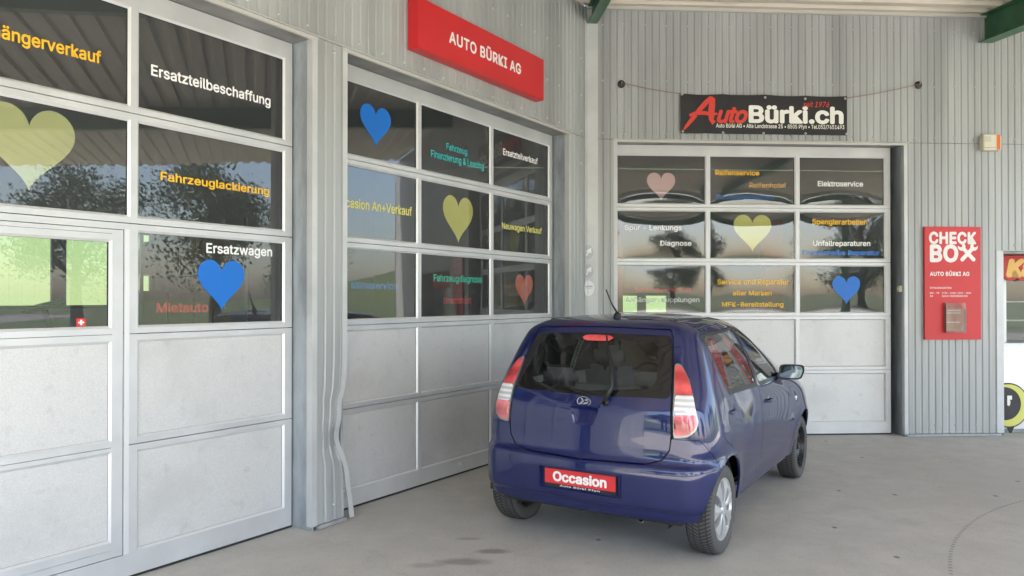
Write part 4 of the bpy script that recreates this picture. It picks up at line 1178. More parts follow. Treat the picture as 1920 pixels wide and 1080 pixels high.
RD = [(-.01, 1.405), (.875, 1.432), (.905, 1.0), (.905, .285), (.44, .290), (.375, .41), (.27, .555), (.10, .665), (-.07, .745), (-.085, .82), (.02, .98)]
FD = [(.912, 1.432), (1.30, 1.405), (1.52, 1.285), (1.86, .985), (1.93, .84), (1.93, .40), (1.885, .275), (.912, .285)]
RW = [(.035, 1.375), (.12, 1.395), (.855, 1.415), (.868, 1.025), (.20, 1.035), (.135, 1.10)]
FW = [(.945, 1.415), (1.25, 1.392), (1.44, 1.29), (1.735, 1.005), (.955, 1.02)]
WS = sym([(0, 1.425), (.47, 1.405), (.60, 1.06), (0, 1.045)])
PLATE = sym([(0, .532), (.292, .532), (.292, .388), (0, .388)])
TAB = [(-.128, 1.000), (.128, 1.000), (.108, .935), (-.108, .935)]
SCOOP = [(-.108, .934), (.108, .934), (.072, .815), (-.072, .815)]
def cutout(V, Fs, fn): return clip(V, Fs, -fn(V))
# wheel arches
def f_arch(V): 
    r = np.minimum(np.hypot(V[:, 1], V[:, 2] - AXZ - .005), np.hypot(V[:, 1] - AXF, V[:, 2] - AXZ - .005))
    return np.where((np.abs(V[:, 0]) > .45) & (V[:, 2] < .9), r - .343, 9.0)
V, Fs = cutout(V0, F0, f_arch)
V, Fs = clip(V, Fs, .268 + .012 * np.clip((np.abs(V[:, 0]) - .55) / .3, 0, 1) - V[:, 2])
gap = .0035
fh = lambda V: np.maximum(sdf(XZ(V), HATCH, .02), rear(V) - 1)
fg = lambda V: np.maximum(sdf(XZ(V), RGLASS, .03), rear(V) - 1)
fc = lambda V: np.maximum(sdf(XZ(V), RCLEAR, .07), rear(V) - 1)
fl = lambda V: np.maximum(sdf(WZ(V), LAMP, .018), np.where(V[:, 1] < .1, -1, 9))
fb = lambda V: np.maximum(sdf(WZ(V), BUMP), np.where(V[:, 1] < .3, -1, 9))
# rear glass, hatch
Vg, Fg = clip(V, Fs, fg(V) + .002)
Vc, Fc_ = clip(Vg, Fg, fc(Vg)); Vf, Ff = cutout(Vg, Fg, fc)
Vh, Fh = clip(V, Fs, fh(V) + .004)
Vh, Fh = cutout(Vh, Fh, fg)
hand = lambda V: np.maximum(np.minimum(sdf(XZ(V), TAB), sdf(XZ(V), SCOOP, .012)), rear(V) - 1)
Vh, Fh = cutout(Vh, Fh, hand)
hatch = panel(Vh, Fh, 'tailgate', PAINT, car)
panel(Vf, Ff, 'glass_border', GLOSSB, hatch, thick=.004, off=-.001)
panel(Vc, Fc_, 'rear_window', CGLASSR, hatch, thick=0, off=-.001)
# black seals behind the shut lines
SEAL = mat('door_seal', (.004, .004, .005), .7)
def seal_band(f, parent, w=.016):
    Vs, Fx = clip(V, Fs, np.abs(f) - w); panel(Vs, Fx, 'seal', SEAL, parent, thick=0, off=-.0155)
seal_band(fh(V), hatch)
# lamps
Vr, Fr = cutout(V, Fs, lambda V: np.minimum(fh(V) - .004, fl(V) - .001))
for sgn in (1, -1):
    sl = lambda V, s=sgn: np.where(V[:, 0] * s > 0, 0, 9)
    Vl, Fl = clip(V, Fs, np.maximum(fl(V) + .001, sl(V) - 1))
    lamp = panel(Vl, Fl, 'tail_lamp', mat('lamp_surround', (.30, .30, .31), .2, .6), car, thick=.02, off=.002)
    for nm, m, poly in (('red_lens', LRED, [(.59, 1.215), (.615, 1.205), (.672, 1.135), (.722, 1.045), (.596, 1.045)]), ('clear_lens', LCLR, [(.603, 1.035), (.727, 1.035), (.762, .93), (.606, .93)]), ('red_lens', LREDP, [(.606, .92), (.765, .92), (.772, .875), (.745, .838), (.70, .812), (.612, .798)])):
        # the first coordinate of the inner edge follows the tailgate line
        Va, Fa = clip(V, Fs, np.maximum(np.maximum(sdf(WZ(V), [(a - (.022 if nm == 'red_lens' and b > 1.1 and a < .6 else 0), b) for a, b in poly], .008) - .004, np.where(V[:, 1] < .1, -1, 9)), sl(V) - 1))
        panel(Va, Fa, nm, m, lamp, thick=.01, off=.007)
# bumper with number plate recess
Vb, Fb = clip(Vr, Fr, fb(Vr) + gap / 2)
Vb, Fb = cutout(Vb, Fb, lambda V: np.maximum(sdf(XZ(V), PLATE, .02), rear(V) - 1))
bumper = panel(Vb, Fb, 'rear_bumper', PAINT, car)
seal_band(np.maximum(fb(V), -fh(V) - .03), bumper)
Vr, Fr = cutout(Vr, Fr, lambda V: fb(V) - gap / 2)
# doors and windows
doors = {}
for sgn in (1, -1):
    for nm, poly, win, hx in (('rear_door', RD, RW, .165), ('front_door', FD, FW, 1.13)):
        fd = lambda V, p=poly, s=sgn: np.maximum(sdf(YZ(V), p, .03), side(V, s) - 1)
        fw = lambda V, p=win, s=sgn: np.maximum(sdf(YZ(V), p, .025), side(V, s) - 1)
        Vd, Fd = clip(Vr, Fr, fd(Vr) + gap / 2)
        Vt, Ft = clip(Vd, Fd, np.maximum(fw(Vd) - .034, .985 - Vd[:, 2])); Vt, Ft = cutout(Vt, Ft, fw)
        Vw, Fw = clip(Vd, Fd, fw(Vd) - .002)
        Vd, Fd = cutout(Vd, Fd, lambda V: np.maximum(fw(V) - .0335, .985 - V[:, 2]))
        dr = panel(Vd, Fd, nm, PAINT, car)
        if len(Ft): panel(Vt, Ft, 'window_trim', BLACKP, dr, thick=.012, off=-.001)
        panel(Vw, Fw, 'door_window', CGLASS, dr, thick=0, off=-.006)
        doors[(nm, sgn)] = dr
        seal_band(fd(V), dr, .012)
        Vr, Fr = cutout(Vr, Fr, lambda V: fd(V) - gap / 2)
        # handle
        z = .895 if nm == 'rear_door' else .862
        xs = np.interp(z, LV[:, 0], LV[:, 5]) - (.022 if nm == 'rear_door' else .004)
        mb = MB(); mb.tube([(sgn * (xs + .004), hx - .085, z), (sgn * (xs + .030), hx - .06, z), (sgn * (xs + .034), hx, z + .002), (sgn * (xs + .030), hx + .06, z), (sgn * (xs + .004), hx + .085, z)], [.008, .012, .012, .012, .008], 8); mb.build('door_handle', PAINT, dr, smooth=True)
        mb = MB(); mb.lathe([(0, .034), (sgn * .003, .034), (sgn * .0035, .001)], 16, (sgn * xs, hx, z), 'x'); mb.build('handle_cup', INNER, dr, smooth=True)
# windscreen and the rest of the shell
fws = lambda V: np.maximum(sdf(XZ(V), WS, .05), front(V) - 1)
Vw, Fw = clip(Vr, Fr, fws(Vr)); panel(Vw, Fw, 'windscreen', CGLASS, car, thick=0)
Vr, Fr = cutout(Vr, Fr, fws)
body = panel(Vr, Fr, 'body_shell', PAINT, car)
# roof bead lines, antenna
for sgn in (1, -1):
    mb = MB(); pts = []
    for y in np.linspace(-.02, 1.05, 16): pts.append((sgn * (.50 + .025 * math.sin((y + .1) * 2.4)), y, 1.487 + .004 * math.sin(y * 3)))
from mathutils.bvhtree import BVHTree
BVH = BVHTree.FromPolygons([tuple(v) for v in V0], F0)
def drop(x, y): 
    h = BVH.ray_cast(Vector((x, y, 3)), Vector((0, 0, -1)))[0]; return h
def rear_hit(x, z):
    h = BVH.ray_cast(Vector((x, -3, z)), Vector((0, 1, 0)))[0]; return h
def side_hit(y, z, s=1):
    return BVH.ray_cast(Vector((3 * s, y, z)), Vector((-s, 0, 0)))[0]
for sgn in (1, -1):
    mb = MB(); mb.tube([drop(sgn * (.468 + .02 * math.sin((y + .05) * 2.6)), y) + Vector((0, 0, .001)) for y in np.linspace(.02, 1.0, 20)], .006, 6); mb.build('roof_strip', BLACKP, car, smooth=True)
a = drop(.03, .07)
an = MB(); an.lathe([(-.012, .030), (.004, .028), (.022, .024), (.034, .015), (.040, .006)], 14, tuple(a), 'z'); ant = an.build('aerial_base', BLACKP, car, smooth=True)
mb = MB(); mb.tube([a + Vector((0, .0, .03)), a + Vector((-.022, -.05, .10)), a + Vector((-.045, -.09, .195))], [.007, .0055, .0045], 8); mb.build('aerial_rod', BLACKP, ant, smooth=True)
# high brake lamp, spoiler lip
mb = MB(); nb_ = 10; vs = []
for i in range(nb_ + 1):
    x = -.115 + .23 * i / nb_; e = .017 * (1 - abs(2 * i / nb_ - 1) ** 6) + .003
    for zz in (1.378 - e, 1.378 + e): h = rear_hit(x, zz); vs.append(tuple(h + Vector((0, -.008, 0))))
mb.add(vs, [(2 * i, 2 * i + 2, 2 * i + 3, 2 * i + 1) for i in range(nb_)]); mb.build('high_brake_lamp', LRED, hatch, recalc=False)
# wiper
pv = rear_hit(.150, .972); p2 = rear_hit(.192, 1.066); p3 = rear_hit(.155, 1.18); p4 = rear_hit(.093, 1.295); p5 = rear_hit(.062, 1.395); p0 = rear_hit(.205, 1.10)
o_ = lambda p, d: p + Vector((0, -d, d * .3))
mb = MB(); mb.tube([o_(pv, .02), o_(p2, .042), o_(p3, .03), o_(p4, .022)], [.017, .015, .010, .007], 8); wip = mb.build('wiper_arm', BLACKP, hatch, smooth=True)
mb = MB(); mb.lathe([(-.03, .012), (-.028, .02), (.03, .022)], 14, tuple(pv), 'y'); mb.build('wiper_pivot', BLACKP, wip, smooth=True)
mb = MB(); q0 = rear_hit(.185, 1.075)
mb.tube([o_(q0, .010), o_(p3 + Vector((.012, 0, 0)), .011), o_(p4 + Vector((.008, 0, 0)), .012), o_(p5, .010)], .0055, 6); mb.build('wiper_blade', RUBBER, wip, smooth=True)
# tailgate handle: flat tab with a scoop below, emblem on the tab
def strip_grid(name, poly_top, poly_bot, depth, n=14, m_=10):
    """bowl between a top edge (x range) and a bottom edge; depth pushes it into the body"""
    mb = MB()
    for j in range(m_ + 1):
        v = j / m_; z = poly_top[1] + (poly_bot[1] - poly_top[1]) * v; w = poly_top[0] + (poly_bot[0] - poly_top[0]) * v
        for i in range(n + 1):
            u = -1 + 2 * i / n; h = rear_hit(u * w, z); h.y += depth(u, v); mb.v.append(tuple(h))
    for j in range(m_):
        for i in range(n): mb.f.append((j * (n + 1) + i, (j + 1) * (n + 1) + i, (j + 1) * (n + 1) + i + 1, j * (n + 1) + i + 1)); mb.m.append(0)
    return mb.build(name, PAINT, hatch, smooth=True, recalc=False)
strip_grid('handle_scoop', (.110, .9355), (.074, .813), lambda u, v: .032 * (1 - v) ** .8 * (1 - abs(u) ** 5) + .0005)
tb = strip_grid('handle_tab', (.129, 1.001), (.109, .934), lambda u, v: -.007 - .006 * v)
mb = MB(); 
for (xa, za, xb, zb) in ((-.129, 1.001, .129, 1.001), (-.109, .934, .109, .934), (-.129, 1.001, -.109, .934), (.129, 1.001, .109, .934)):
    n_ = 8; vs = []
    for i in range(n_ + 1):
        x, z = xa + (xb - xa) * i / n_, za + (zb - za) * i / n_; h = rear_hit(x, z); d_ = -.007 - .006 * (1.001 - z) / .067
        vs += [(h.x, h.y + d_, h.z), (h.x, h.y + .036, h.z)]
    mb.add(vs, [(2 * i, 2 * i + 1, 2 * i + 3, 2 * i + 2) for i in range(n_)])
mb.build('tab_edge', PAINT, tb, recalc=False)
ec = rear_hit(0, .968); ecy = ec.y - .0135
mb = MB(); n_ = 40
for k in range(n_):
    t = 2 * math.pi * k / n_
    for r in (.85, 1.0, 1.02, .86):
        pass
ring = []
for k in range(n_):
    t = 2 * math.pi * k / n_
    for rr, dy in ((.84, 0), (.86, -.005), (.98, -.005), (1.0, 0)): ring.append((ec.x + .052 * rr * math.cos(t), ecy + dy, ec.z + .033 * rr * math.sin(t)))
mb.add(ring, [(4 * k + a, 4 * ((k + 1) % n_) + a, 4 * ((k + 1) % n_) + a + 1, 4 * k + a + 1) for k in range(n_) for a in range(3)])
for pl in ([(-.036, -.016), (-.020, -.020), (.002, .004), (-.010, .020), (-.022, .022), (-.012, .003)], [(-.016, -.022), (.026, -.014), (.038, .004), (.008, -.004)], [(.002, .010), (.014, .004), (.040, .010), (.020, .021)]):
    mb.add([(ec.x + p[0], ecy - .004, ec.z + p[1]) for p in pl], [tuple(range(len(pl)))])
mb.build('emblem', CHROME, hatch, recalc=False)
# number plate
py_ = -.470 + .018
mb = MB(); mb.box(-.30, .30, py_ + .004, py_ + .010, .380, .540); mb.build('plate_recess', PAINT, bumper)
mb = MB()
for (xa, xb, za, zb) in ((-.296, .296, .5285, .5325), (-.296, .296, .3875, .3915), (-.2925, -.2885, .39, .53), (.2885, .2925, .39, .53)): mb.box(xa, xb, py_ - .028, py_ + .004, za, zb)
mb.build('recess_rim', PAINT, bumper)
hold = MB().box(-.262, .262, py_ - .008, py_ + .002, .400, .523).build('plate_holder', BLACKP, bumper, bevel=.003)
PRED = mat('plate_red', (.66, .035, .04), .4, noise=.15, nscale=8)
MB().box(-.256, .256, py_ - .0115, py_ - .0085, .422, .518).build('number_plate', PRED, hold, bevel=.001)
lettering(('Occasion', .034, 0, 1.0), -.195, .195, .442, .058, py_ - .013, SIGNWHITE, hold)
lettering(('Auto Bürki Pfyn', .016, 0, 1.08), -.145, .145, .4065, .0105, py_ - .0095, SIGNWHITE, hold)
# exhaust tip, tow-eye cover, mud flap line
mb = MB(); mb.lathe([(-.05, .019), (-.05, .022), (.16, .022), (.16, .019)], 16, (.37, -.275, .236), 'y', closed=True); mb.build('exhaust_tip', CHROME, car, smooth=True, sharp=40)
t_ = rear_hit(-.52, .545)
mb = MB(); mb.lathe([(-.0015, .030), (-.002, .032), (-.0015, .034)], 24, tuple(t_ + Vector((0, -.0005, 0))), 'y'); mb.build('tow_eye_cover', mat('paint_gap', (.004, .005, .02), .5), bumper, smooth=True)
# side marker, mirrors
for sgn in (1, -1):
    h = side_hit(2.10, .772, sgn); mb = MB(); mb.lathe([(0, .020), (sgn * .008, .018), (sgn * .012, .0005)], 16, tuple(h), 'x'); mb.build('side_marker', LCLR, body, smooth=True)
    mir = MB(); cx_ = sgn * .895; cy, cz = 1.63, 1.045
    prof = []; 
    for j in range(9):
        a = -math.pi / 2 + math.pi * j / 8 * .5 if False else j / 8
        k = math.sqrt(max(0, 1 - (a) ** 2.4)) if j < 8 else .05
        yy = cy - .035 + a * .115
        for i in range(28):
            t = 2 * math.pi * i / 28; ex = .42
            c_, s_ = math.cos(t), math.sin(t)
            prof.append((cx_ + .098 * k * math.copysign(abs(c_) ** ex, c_) - sgn * .012 * (s_ < 0), yy, cz + .062 * k * math.copysign(abs(s_) ** ex, s_) + .004 * c_ * sgn))
    mir.add(prof, [(j * 28 + i, j * 28 + (i + 1) % 28, (j + 1) * 28 + (i + 1) % 28, (j + 1) * 28 + i) for j in range(8) for i in range(28)])
    mir.add(prof[-28:], [tuple(range(28))])
    mo = mir.build('side_mirror', PAINT, doors[('front_door', sgn)], smooth=True, sharp=60)
    fr_ = [(cx_ + (p[0] - cx_) * 1.0, cy - .036, cz + (p[2] - cz) * 1.0) for p in prof[:28]]; gl_ = [(cx_ + (p[0] - cx_) * .86, cy - .030, cz + (p[2] - cz) * .82) for p in prof[:28]]
    mb = MB(); mb.add(fr_ + gl_, [(i, (i + 1) % 28, 28 + (i + 1) % 28, 28 + i) for i in range(28)]); mb.build('mirror_rim', BLACKP, mo, smooth=True)
    mb = MB(); mb.add(gl_, [tuple(range(28))]); mg = mb.build('mirror_glass', mat('mirror_glass', (.42, .52, .64), .03, 1.0), mo)
    mb = MB(); mb.tube([(sgn * .73, 1.665, .995), (sgn * .79, 1.66, 1.005), (sgn * .85, 1.655, 1.02)], [.030, .026, .022], 10); mb.build('mirror_arm', BLACKP, mo, smooth=True)
# underbody, wheel wells
mb = MB(); mb.box(-.66, .66, -.36, 2.95, .235, .30); mb.build('floor_pan', RUBBER, car, bevel=.02)
for sgn in (1, -1):
    for ya in (0, AXF):
        mb = MB(); n_ = 20; v = []
        for k in range(n_ + 1):
            t = -.02 + (math.pi + .04) * k / n_
            for x in (.775, .55): v.append((sgn * x, ya + .340 * math.cos(t), AXZ + .346 * math.sin(t)))
        mb.add(v, [(2 * k, 2 * k + 1, 2 * k + 3, 2 * k + 2) for k in range(n_)])
        mb.add([(sgn * .55, ya - .33, .2), (sgn * .55, ya + .33, .2), (sgn * .55, ya + .33, .63), (sgn * .55, ya - .33, .63)], [(0, 1, 2, 3)])
        mb.build('wheel_well', RUBBER, car, recalc=False)
mb = MB(); mb.tube([(-.7, 0, AXZ), (.7, 0, AXZ)], .035, 10); mb.build('rear_axle', RUBBER, car, smooth=True)
# wheels
def tyre_mat():
    m, nt, p = nodes_of('tyre_rubber'); L = nt.links.new
    p.inputs['Base Color'].default_value = (.05, .048, .046, 1); p.inputs['Roughness'].default_value = .75
    tc = N(nt, 'ShaderNodeTexCoord'); sp = N(nt, 'ShaderNodeSeparateXYZ'); L(tc.outputs['Object'], sp.inputs[0])
    def M(op, a, b=None):
        n = N(nt, 'ShaderNodeMath', operation=op)
        for i, s in enumerate((a, b)):
            if s is None: continue
            if isinstance(s, (int, float)): n.inputs[i].default_value = s
            else: L(s, n.inputs[i])
        return n.outputs[0]
    ang = M('ARCTAN2', sp.outputs[2], sp.outputs[1]); ax_ = M('ABSOLUTE', sp.outputs[0])
    rad = M('SQRT', M('ADD', M('MULTIPLY', sp.outputs[2], sp.outputs[2]), M('MULTIPLY', sp.outputs[1], sp.outputs[1])))
    chev = M('SINE', M('ADD', M('MULTIPLY', ang, 72.0), M('MULTIPLY', ax_, 120.0)))
    rib = M('SINE', M('MULTIPLY', sp.outputs[0], 2 * math.pi / .042))
    g = M('MAXIMUM', M('SUBTRACT', chev, .35), M('SUBTRACT', rib, .86))
    g = M('MULTIPLY', M('GREATER_THAN', g, 0.0), M('GREATER_THAN', rad, .272))
    mx = N(nt, 'ShaderNodeMix', data_type='RGBA'); mx.inputs['A'].default_value = (.075, .072, .068, 1); mx.inputs['B'].default_value = (.018, .018, .018, 1)
    L(g, mx.inputs['Factor']); L(mx.outputs['Result'], p.inputs['Base Color'])
    bp = N(nt, 'ShaderNodeBump'); bp.inputs['Strength'].default_value = .8; bp.inputs['Distance'].default_value = .006; bp.invert = True
    L(g, bp.inputs['Height']); L(bp.outputs[0], p.inputs['Normal'])
    return m
TYRE = tyre_mat()
def wheel(kind):
    root = D.objects.new('wheel', None); COL.objects.link(root)
    R = WR_; mb = MB()
    mb.lathe([(-.070, .188), (-.084, .205), (-.089, .235), (-.086, .262), (-.076, .279), (-.055, .2865), (-.02, R), (.02, R), (.055, .2865), (.076, .279), (.086, .262), (.089, .235), (.084, .205), (.070, .188)], 72, axis='x', closed=True)
    link_t = mb.build('tyre', TYRE, root, smooth=True)
    if kind == 'cover':
        mb = MB(); mb.lathe([(.070, .200), (.078, .198), (.079, .190), (.066, .180), (.062, .09), (.066, .05), (.066, .0005)], 48, axis='x'); mb.build('rim', SILVER, root, smooth=True, sharp=35)
        mb = MB(); mb.lathe([(.0665, .176), (.0668, .07)], 48, axis='x'); mb.build('slots', mat('wheel_slot', (.16, .16, .165), .5, .4), root)
        for k in range(7):
            t = 2 * math.pi * k / 7; a = .36
            pts = []
            for (r, hw, h) in ((.036, .36, .079), (.085, .23, .083), (.13, .24, .084), (.185, .30, .0785)):
                pts += [(h, r * math.cos(t - hw), r * math.sin(t - hw)), (h + .006, r * math.cos(t), r * math.sin(t)), (h, r * math.cos(t + hw), r * math.sin(t + hw))]
            low = [(.0665, p[1], p[2]) for p in pts]
            mb = MB(); f = []
            for j in range(3):
                for i in range(2): f.append((3 * j + i, 3 * j + i + 1, 3 * j + i + 4, 3 * j + i + 3))
            n3 = len(pts); b = [0, 3, 6, 9, 10, 11, 8, 5, 2, 1]
            f += [(b[i], b[(i + 1) % 10], b[(i + 1) % 10] + n3, b[i] + n3) for i in range(10)]
            mb.add(pts + low, f); mb.build('spoke', SILVER, root)
        mb = MB(); mb.lathe([(.078, .040), (.090, .036), (.092, .020), (.093, .0005)], 28, axis='x'); mb.build('hub_cap', SILVER, root, smooth=True, sharp=40)
    else:
        mb = MB(); mb.lathe([(.070, .200), (.079, .198), (.080, .188), (.055, .178), (.02, .172), (.025, .14), (.048, .125), (.055, .095), (.035, .07), (.035, .0005)], 48, axis='x'); mb.build('rim', STEEL, root, smooth=True, sharp=40)
        for k in range(10):
            t = 2 * math.pi * k / 10; mb = MB(); mb.lathe([(.050, .012), (.0555, .012), (.056, .0005)], 10, (0, .13 * math.cos(t), .13 * math.sin(t)), 'x'); mb.build('vent_hole', RUBBER, root)
        mb = MB(); mb.lathe([(.035, .034), (.06, .032), (.066, .02), (.067, .0005)], 20, axis='x'); mb.build('hub_cap', STEEL, root, smooth=True, sharp=40)
    return root
wc = wheel('cover'); ws = wheel('steel')
for i, (w0, x, y, rx) in enumerate(((wc, .722, 0, .35), (wc, -.722, 0, .9), (ws, .722, AXF, .2), (ws, -.722, AXF, .6))):
    w = w0 if i in (0, 2) else copy_tree(w0)
    w.parent = car; w.location = (x, y, WR_); w.rotation_euler = (rx, 0, 0 if x > 0 else math.pi)
# interior
def cushion(name, cx, cy, cz, sx, sy, sz, m=SEATF, tilt=0.0, parent=car, r=.05):
    mb = MB(); mb.box(-sx / 2, sx / 2, -sy / 2, sy / 2, -sz / 2, sz / 2)
    Rm = Matrix.Rotation(tilt, 4, 'X'); mb.v = [tuple(Rm @ Vector(p) + Vector((cx, cy, cz))) for p in mb.v]
    me = mb.build(name, m, parent, bevel=r, smooth=True); return me
for x in (.34, -.34):
    s = cushion('front_seat', x, 1.10, .50, .48, .50, .18)
    cushion('seat_back', x, .84, .82, .46, .14, .58, tilt=.22, parent=s)
    cushion('headrest', x, .74, 1.185, .26, .10, .17, tilt=.18, parent=s, r=.04)
    mb = MB(); 
    for dx in (-.05, .05): mb.tube([(x + dx, .765, 1.06), (x + dx, .75, 1.13)], .006, 6)
    mb.build('headrest_posts', CHROME, s)
b = cushion('rear_bench', 0, .30, .50, 1.18, .48, .18)
cushion('bench_back', 0, .04, .78, 1.16, .14, .52, tilt=.20, parent=b)
for x in (.36, -.36): cushion('headrest', x, -.05, 1.085, .28, .09, .13, tilt=.15, parent=b, r=.035)
mb = MB(); mb.box(-.70, .70, 1.72, 2.15, .62, .93); mb.build('dashboard', BLACKP, car, bevel=.06)
mb = MB(); mb.lathe([(.012 * math.cos(t), .178 + .014 * math.sin(t)) for t in [2 * math.pi * k / 10 for k in range(10)]], 40, axis='y', closed=True)
mb.box(-.17, .17, -.006, .006, -.012, .02); mb.box(-.06, .06, -.02, .02, -.05, .05)
Rm = Matrix.Translation((-.34, 1.52, .90)) @ Matrix.Rotation(-.42, 4, 'X'); mb.v = [tuple(Rm @ Vector(p)) for p in mb.v]
mb.build('steering_wheel', BLACKP, car, smooth=True, sharp=40)
mb = MB(); mb.tube([(-.34, 1.53, .89), (-.34, 1.75, .80)], .03, 8); mb.build('steering_column', BLACKP, car)
mb = MB(); mb.box(-.11, .11, 1.475, 1.50, 1.315, 1.375); mb.build('inner_mirror', BLACKP, car, bevel=.01)
mb = MB(); mb.box(-.55, .55, -.30, -.06, .60, .64); mb.build('boot_floor', INNER, car)
# ------------------------------------------------------------------ inside the workshop: ride-on mower by the window
_s, _z = WA.px(82, 566, -4.6)
p = WA.at(_s - .35, -4.6, 0)
mw = thing('ride_on_mower', 'dark ride-on mower with upright steering wheel inside, seen through the walk-through door pane', 'mower', p, WA.rot)
MWG = mat('mower_paint', (.05, .055, .05), .4); 
mb = MB(); mb.box(-.35, 1.25, -.3, .3, .35, .62); mb.build('chassis', MWG, mw, bevel=.04)
mb = MB(); mb.box(.55, 1.25, -.26, .26, .621, .98); mb.build('hood', MWG, mw, bevel=.08)
mb = MB(); mb.box(-.32, .1, -.24, .24, .622, .72); mb.build('seat', SEATF, mw, bevel=.04)
mb = MB(); mb.box(-.40, -.30, -.22, .22, .70, 1.12); mb.build('seat_back', SEATF, mw, bevel=.04)
mb = MB(); mb.tube([(.55, 0, .9), (.36, 0, 1.52)], .035, 8); mb.build('steering_column', RUBBER, mw)
mb = MB(); mb.lathe([(.016 * math.cos(t), .20 + .016 * math.sin(t)) for t in [2 * math.pi * k / 8 for k in range(8)]], 28, axis='z', closed=True)
mb.box(-.19, .19, -.012, .012, -.01, .01); mb.box(-.012, .012, -.19, .19, -.012, .012)
Rm = Matrix.Translation((.35, 0, 1.56)) @ Matrix.Rotation(-.3, 4, 'Y'); mb.v = [tuple(Rm @ Vector(q)) for q in mb.v]; mb.build('steering_wheel', RUBBER, mw, smooth=True)
mb = MB(); mb.tube([(1.15, .1, .9), (1.15, .1, 1.85)], .028, 8); mb.build('exhaust_pipe', RUBBER, mw)
for x, r in ((0, .3), (1.05, .24)):
    for y in (-.42, .42):
        mb = MB(); mb.lathe([(-.1, r * .5), (-.1, r * .9), (-.07, r), (.07, r), (.1, r * .9), (.1, r * .5)], 24, (x, y, r), 'y', closed=True); mb.build('wheel', RUBBER, mw, smooth=True, sharp=40)
# steel shelf and tyre stack so that the halls are not empty
sh = thing('storage_shelf', 'tall steel shelf with cartons inside the hall behind the second door', 'shelf', WA.at(6.1, -6.6, 0), WA.rot)
for x in (0, 1.8):
    for y in (-.3, .3): MB().box(x - .02, x + .02, y - .02, y + .02, 0, 3.0).build('upright', GALV, sh)
for z in (.4, 1.2, 2.0, 2.8): MB().box(-.02, 1.82, -.32, .32, z, z + .03).build('shelf_board', GALV, sh)
CARD = mat('cardboard', (.32, .22, .13), .8, noise=.2, nscale=3)
for z in (.43, 1.23, 2.03):
    x = .03
    while x < 1.5:
        w = random.uniform(.25, .45); hh = random.uniform(.25, .6)
        o = MB().box(-w / 2, w / 2, -.22, .22, 0, hh).build('carton', CARD, bevel=.004); o.matrix_world = Matrix.Translation(WA.at(6.1, -6.6, 0)) @ Matrix.Rotation(WA.rot, 4, 'Z') @ Matrix.Translation((x + w / 2, 0, z))
        tag(o, 'brown cardboard carton on the steel shelf inside the hall', 'carton', 'cartons on the shelf'); x += w + .03
# hydraulic lift columns in the right hall
for i, s in enumerate((2.3, 4.9)):
    lf_ = thing('car_lift', ('red car-lift column inside, left of the two behind the frontal door', 'red car-lift column inside, right of the two behind the frontal door')[i], 'car lift', WB.at(s, -3.0, 0), WB.rot, 'columns of the car lift')
    LR = mat('lift_red', (.35, .03, .03), .45)
    MB().box(-.15, .15, -.12, .12, .02, 2.9).build('column', LR, lf_, bevel=.01); MB().box(-.3, .3, -.3, .3, 0, .02).build('foot_plate', INTD, lf_)
    k = 1 if i == 0 else -1
    MB().box(min(0, k * .9), max(0, k * .9), -.30, -.18, .25, .36).build('arm', LR, lf_, bevel=.01)

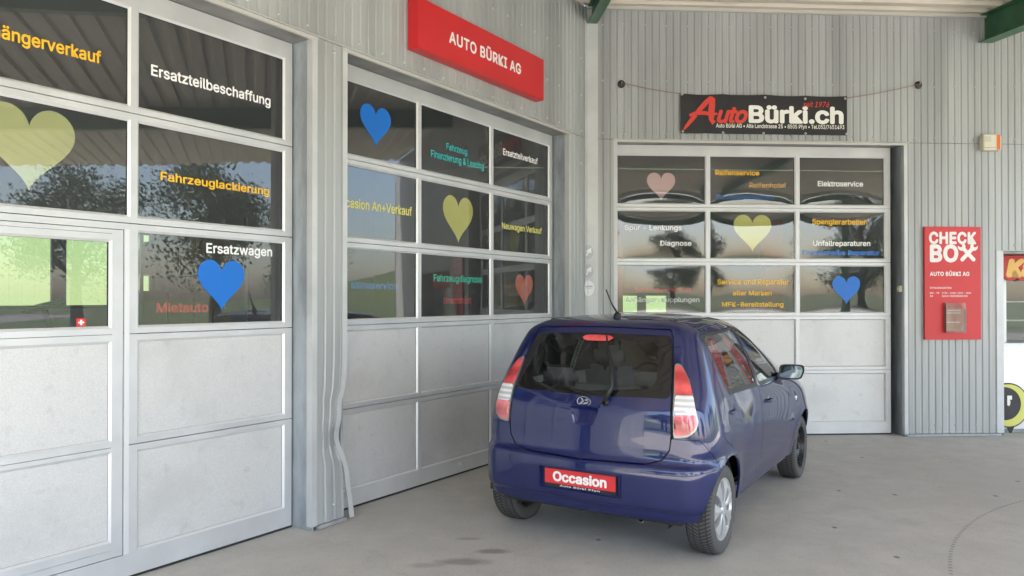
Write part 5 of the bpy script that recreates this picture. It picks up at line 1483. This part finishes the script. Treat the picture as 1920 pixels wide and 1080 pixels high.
# ------------------------------------------------------------------ trees beyond the road (they stand behind the camera and show in the panes and the paint)
def leaf_mat(name, c):
    m, nt, p = nodes_of(name); p.inputs['Roughness'].default_value = .6
    tc = N(nt, 'ShaderNodeTexCoord'); nz = N(nt, 'ShaderNodeTexNoise'); nz.inputs['Scale'].default_value = 1.2; nt.links.new(tc.outputs['Object'], nz.inputs['Vector'])
    mx = N(nt, 'ShaderNodeMix', data_type='RGBA'); mx.inputs['A'].default_value = rgba([q * .6 for q in c]); mx.inputs['B'].default_value = rgba([q * 1.4 for q in c])
    nt.links.new(nz.outputs[0], mx.inputs['Factor']); nt.links.new(mx.outputs['Result'], p.inputs['Base Color']); return m
LEAF = leaf_mat('tree_leaves', (.045, .085, .025)); BARK = mat('bark', (.12, .09, .065), .9, noise=.4, nscale=8)
def tree(h, seed):
    rnd = random.Random(seed); root = thing('broadleaf_tree', 'leafy green tree beyond the forecourt, mirrored in the door panes', 'tree', (0, 0, 0), 0, 'trees beyond the forecourt')
    mb = MB(); mb.tube([(0, 0, 0), (.1, .05, h * .2), (0, .1, h * .45), (.1, 0, h * .7)], [h * .035, h * .028, h * .02, h * .008], 10)
    blobs = []
    for k in range(11):
        a = rnd.uniform(0, 6.28); zz = h * rnd.uniform(.32, .88); rad = h * .30 * math.sin(math.pi * min(1, (zz / h - .18) / .85)) * rnd.uniform(.5, 1.0)
        c = Vector((rad * math.cos(a), rad * math.sin(a), zz)); blobs.append((c, h * rnd.uniform(.12, .2)))
        mb.tube([(0, 0, zz * .62), c * .5 + Vector((0, 0, zz * .38)), c], [h * .012, h * .007, h * .003], 6)
    mb.build('trunk', BARK, root, smooth=True)
    v = []; f = []
    for c, r in blobs:
        for k in range(950):
            d = Vector((rnd.gauss(0, 1), rnd.gauss(0, 1), rnd.gauss(0, 1))).normalized() * r * (rnd.random() ** .4) * (1 + .25 * math.sin(k))
            p_ = c + d; s = h * .0095 * rnd.uniform(.7, 1.5)
            n1 = Vector((rnd.gauss(0, 1), rnd.gauss(0, 1), rnd.gauss(0, 1))).normalized(); n2 = n1.orthogonal().normalized(); n3 = n1.cross(n2)
            b = len(v); v += [p_ - n2 * s, p_ + n3 * s * .55, p_ + n2 * s, p_ - n3 * s * .55]; f.append((b, b + 1, b + 2, b + 3))
    mb = MB(); mb.add(v, f); mb.build('crown', LEAF, root, recalc=False)
    return root
t1, t2 = tree(9.0, 3), tree(12.0, 8)
spots = [(0, -20, 29, 1.0), (1, -13, 33, 1.0), (0, -6, 30, .8), (1, 3, 34, 1.1), (1, 15, 44, .62), (0, 22, 31, 1.1), (1, -28, 36, 1.1), (0, 30, 36, 1), (0, -38, 33, 1.1), (1, -46, 42, 1.1), (1, 36, 12, .75), (0, 34, 1, .8), (1, 46, 6, 1.0)]
first = {0: True, 1: True}
for k, s, o, sc in spots:
    src = (t1, t2)[k]; t = src if first[k] else copy_tree(src); first[k] = False
    q = WB.at(s, o); t.location = (q.x, q.y, -.02); t.rotation_euler = (0, 0, s * 1.7); t.scale = (sc, sc, sc)
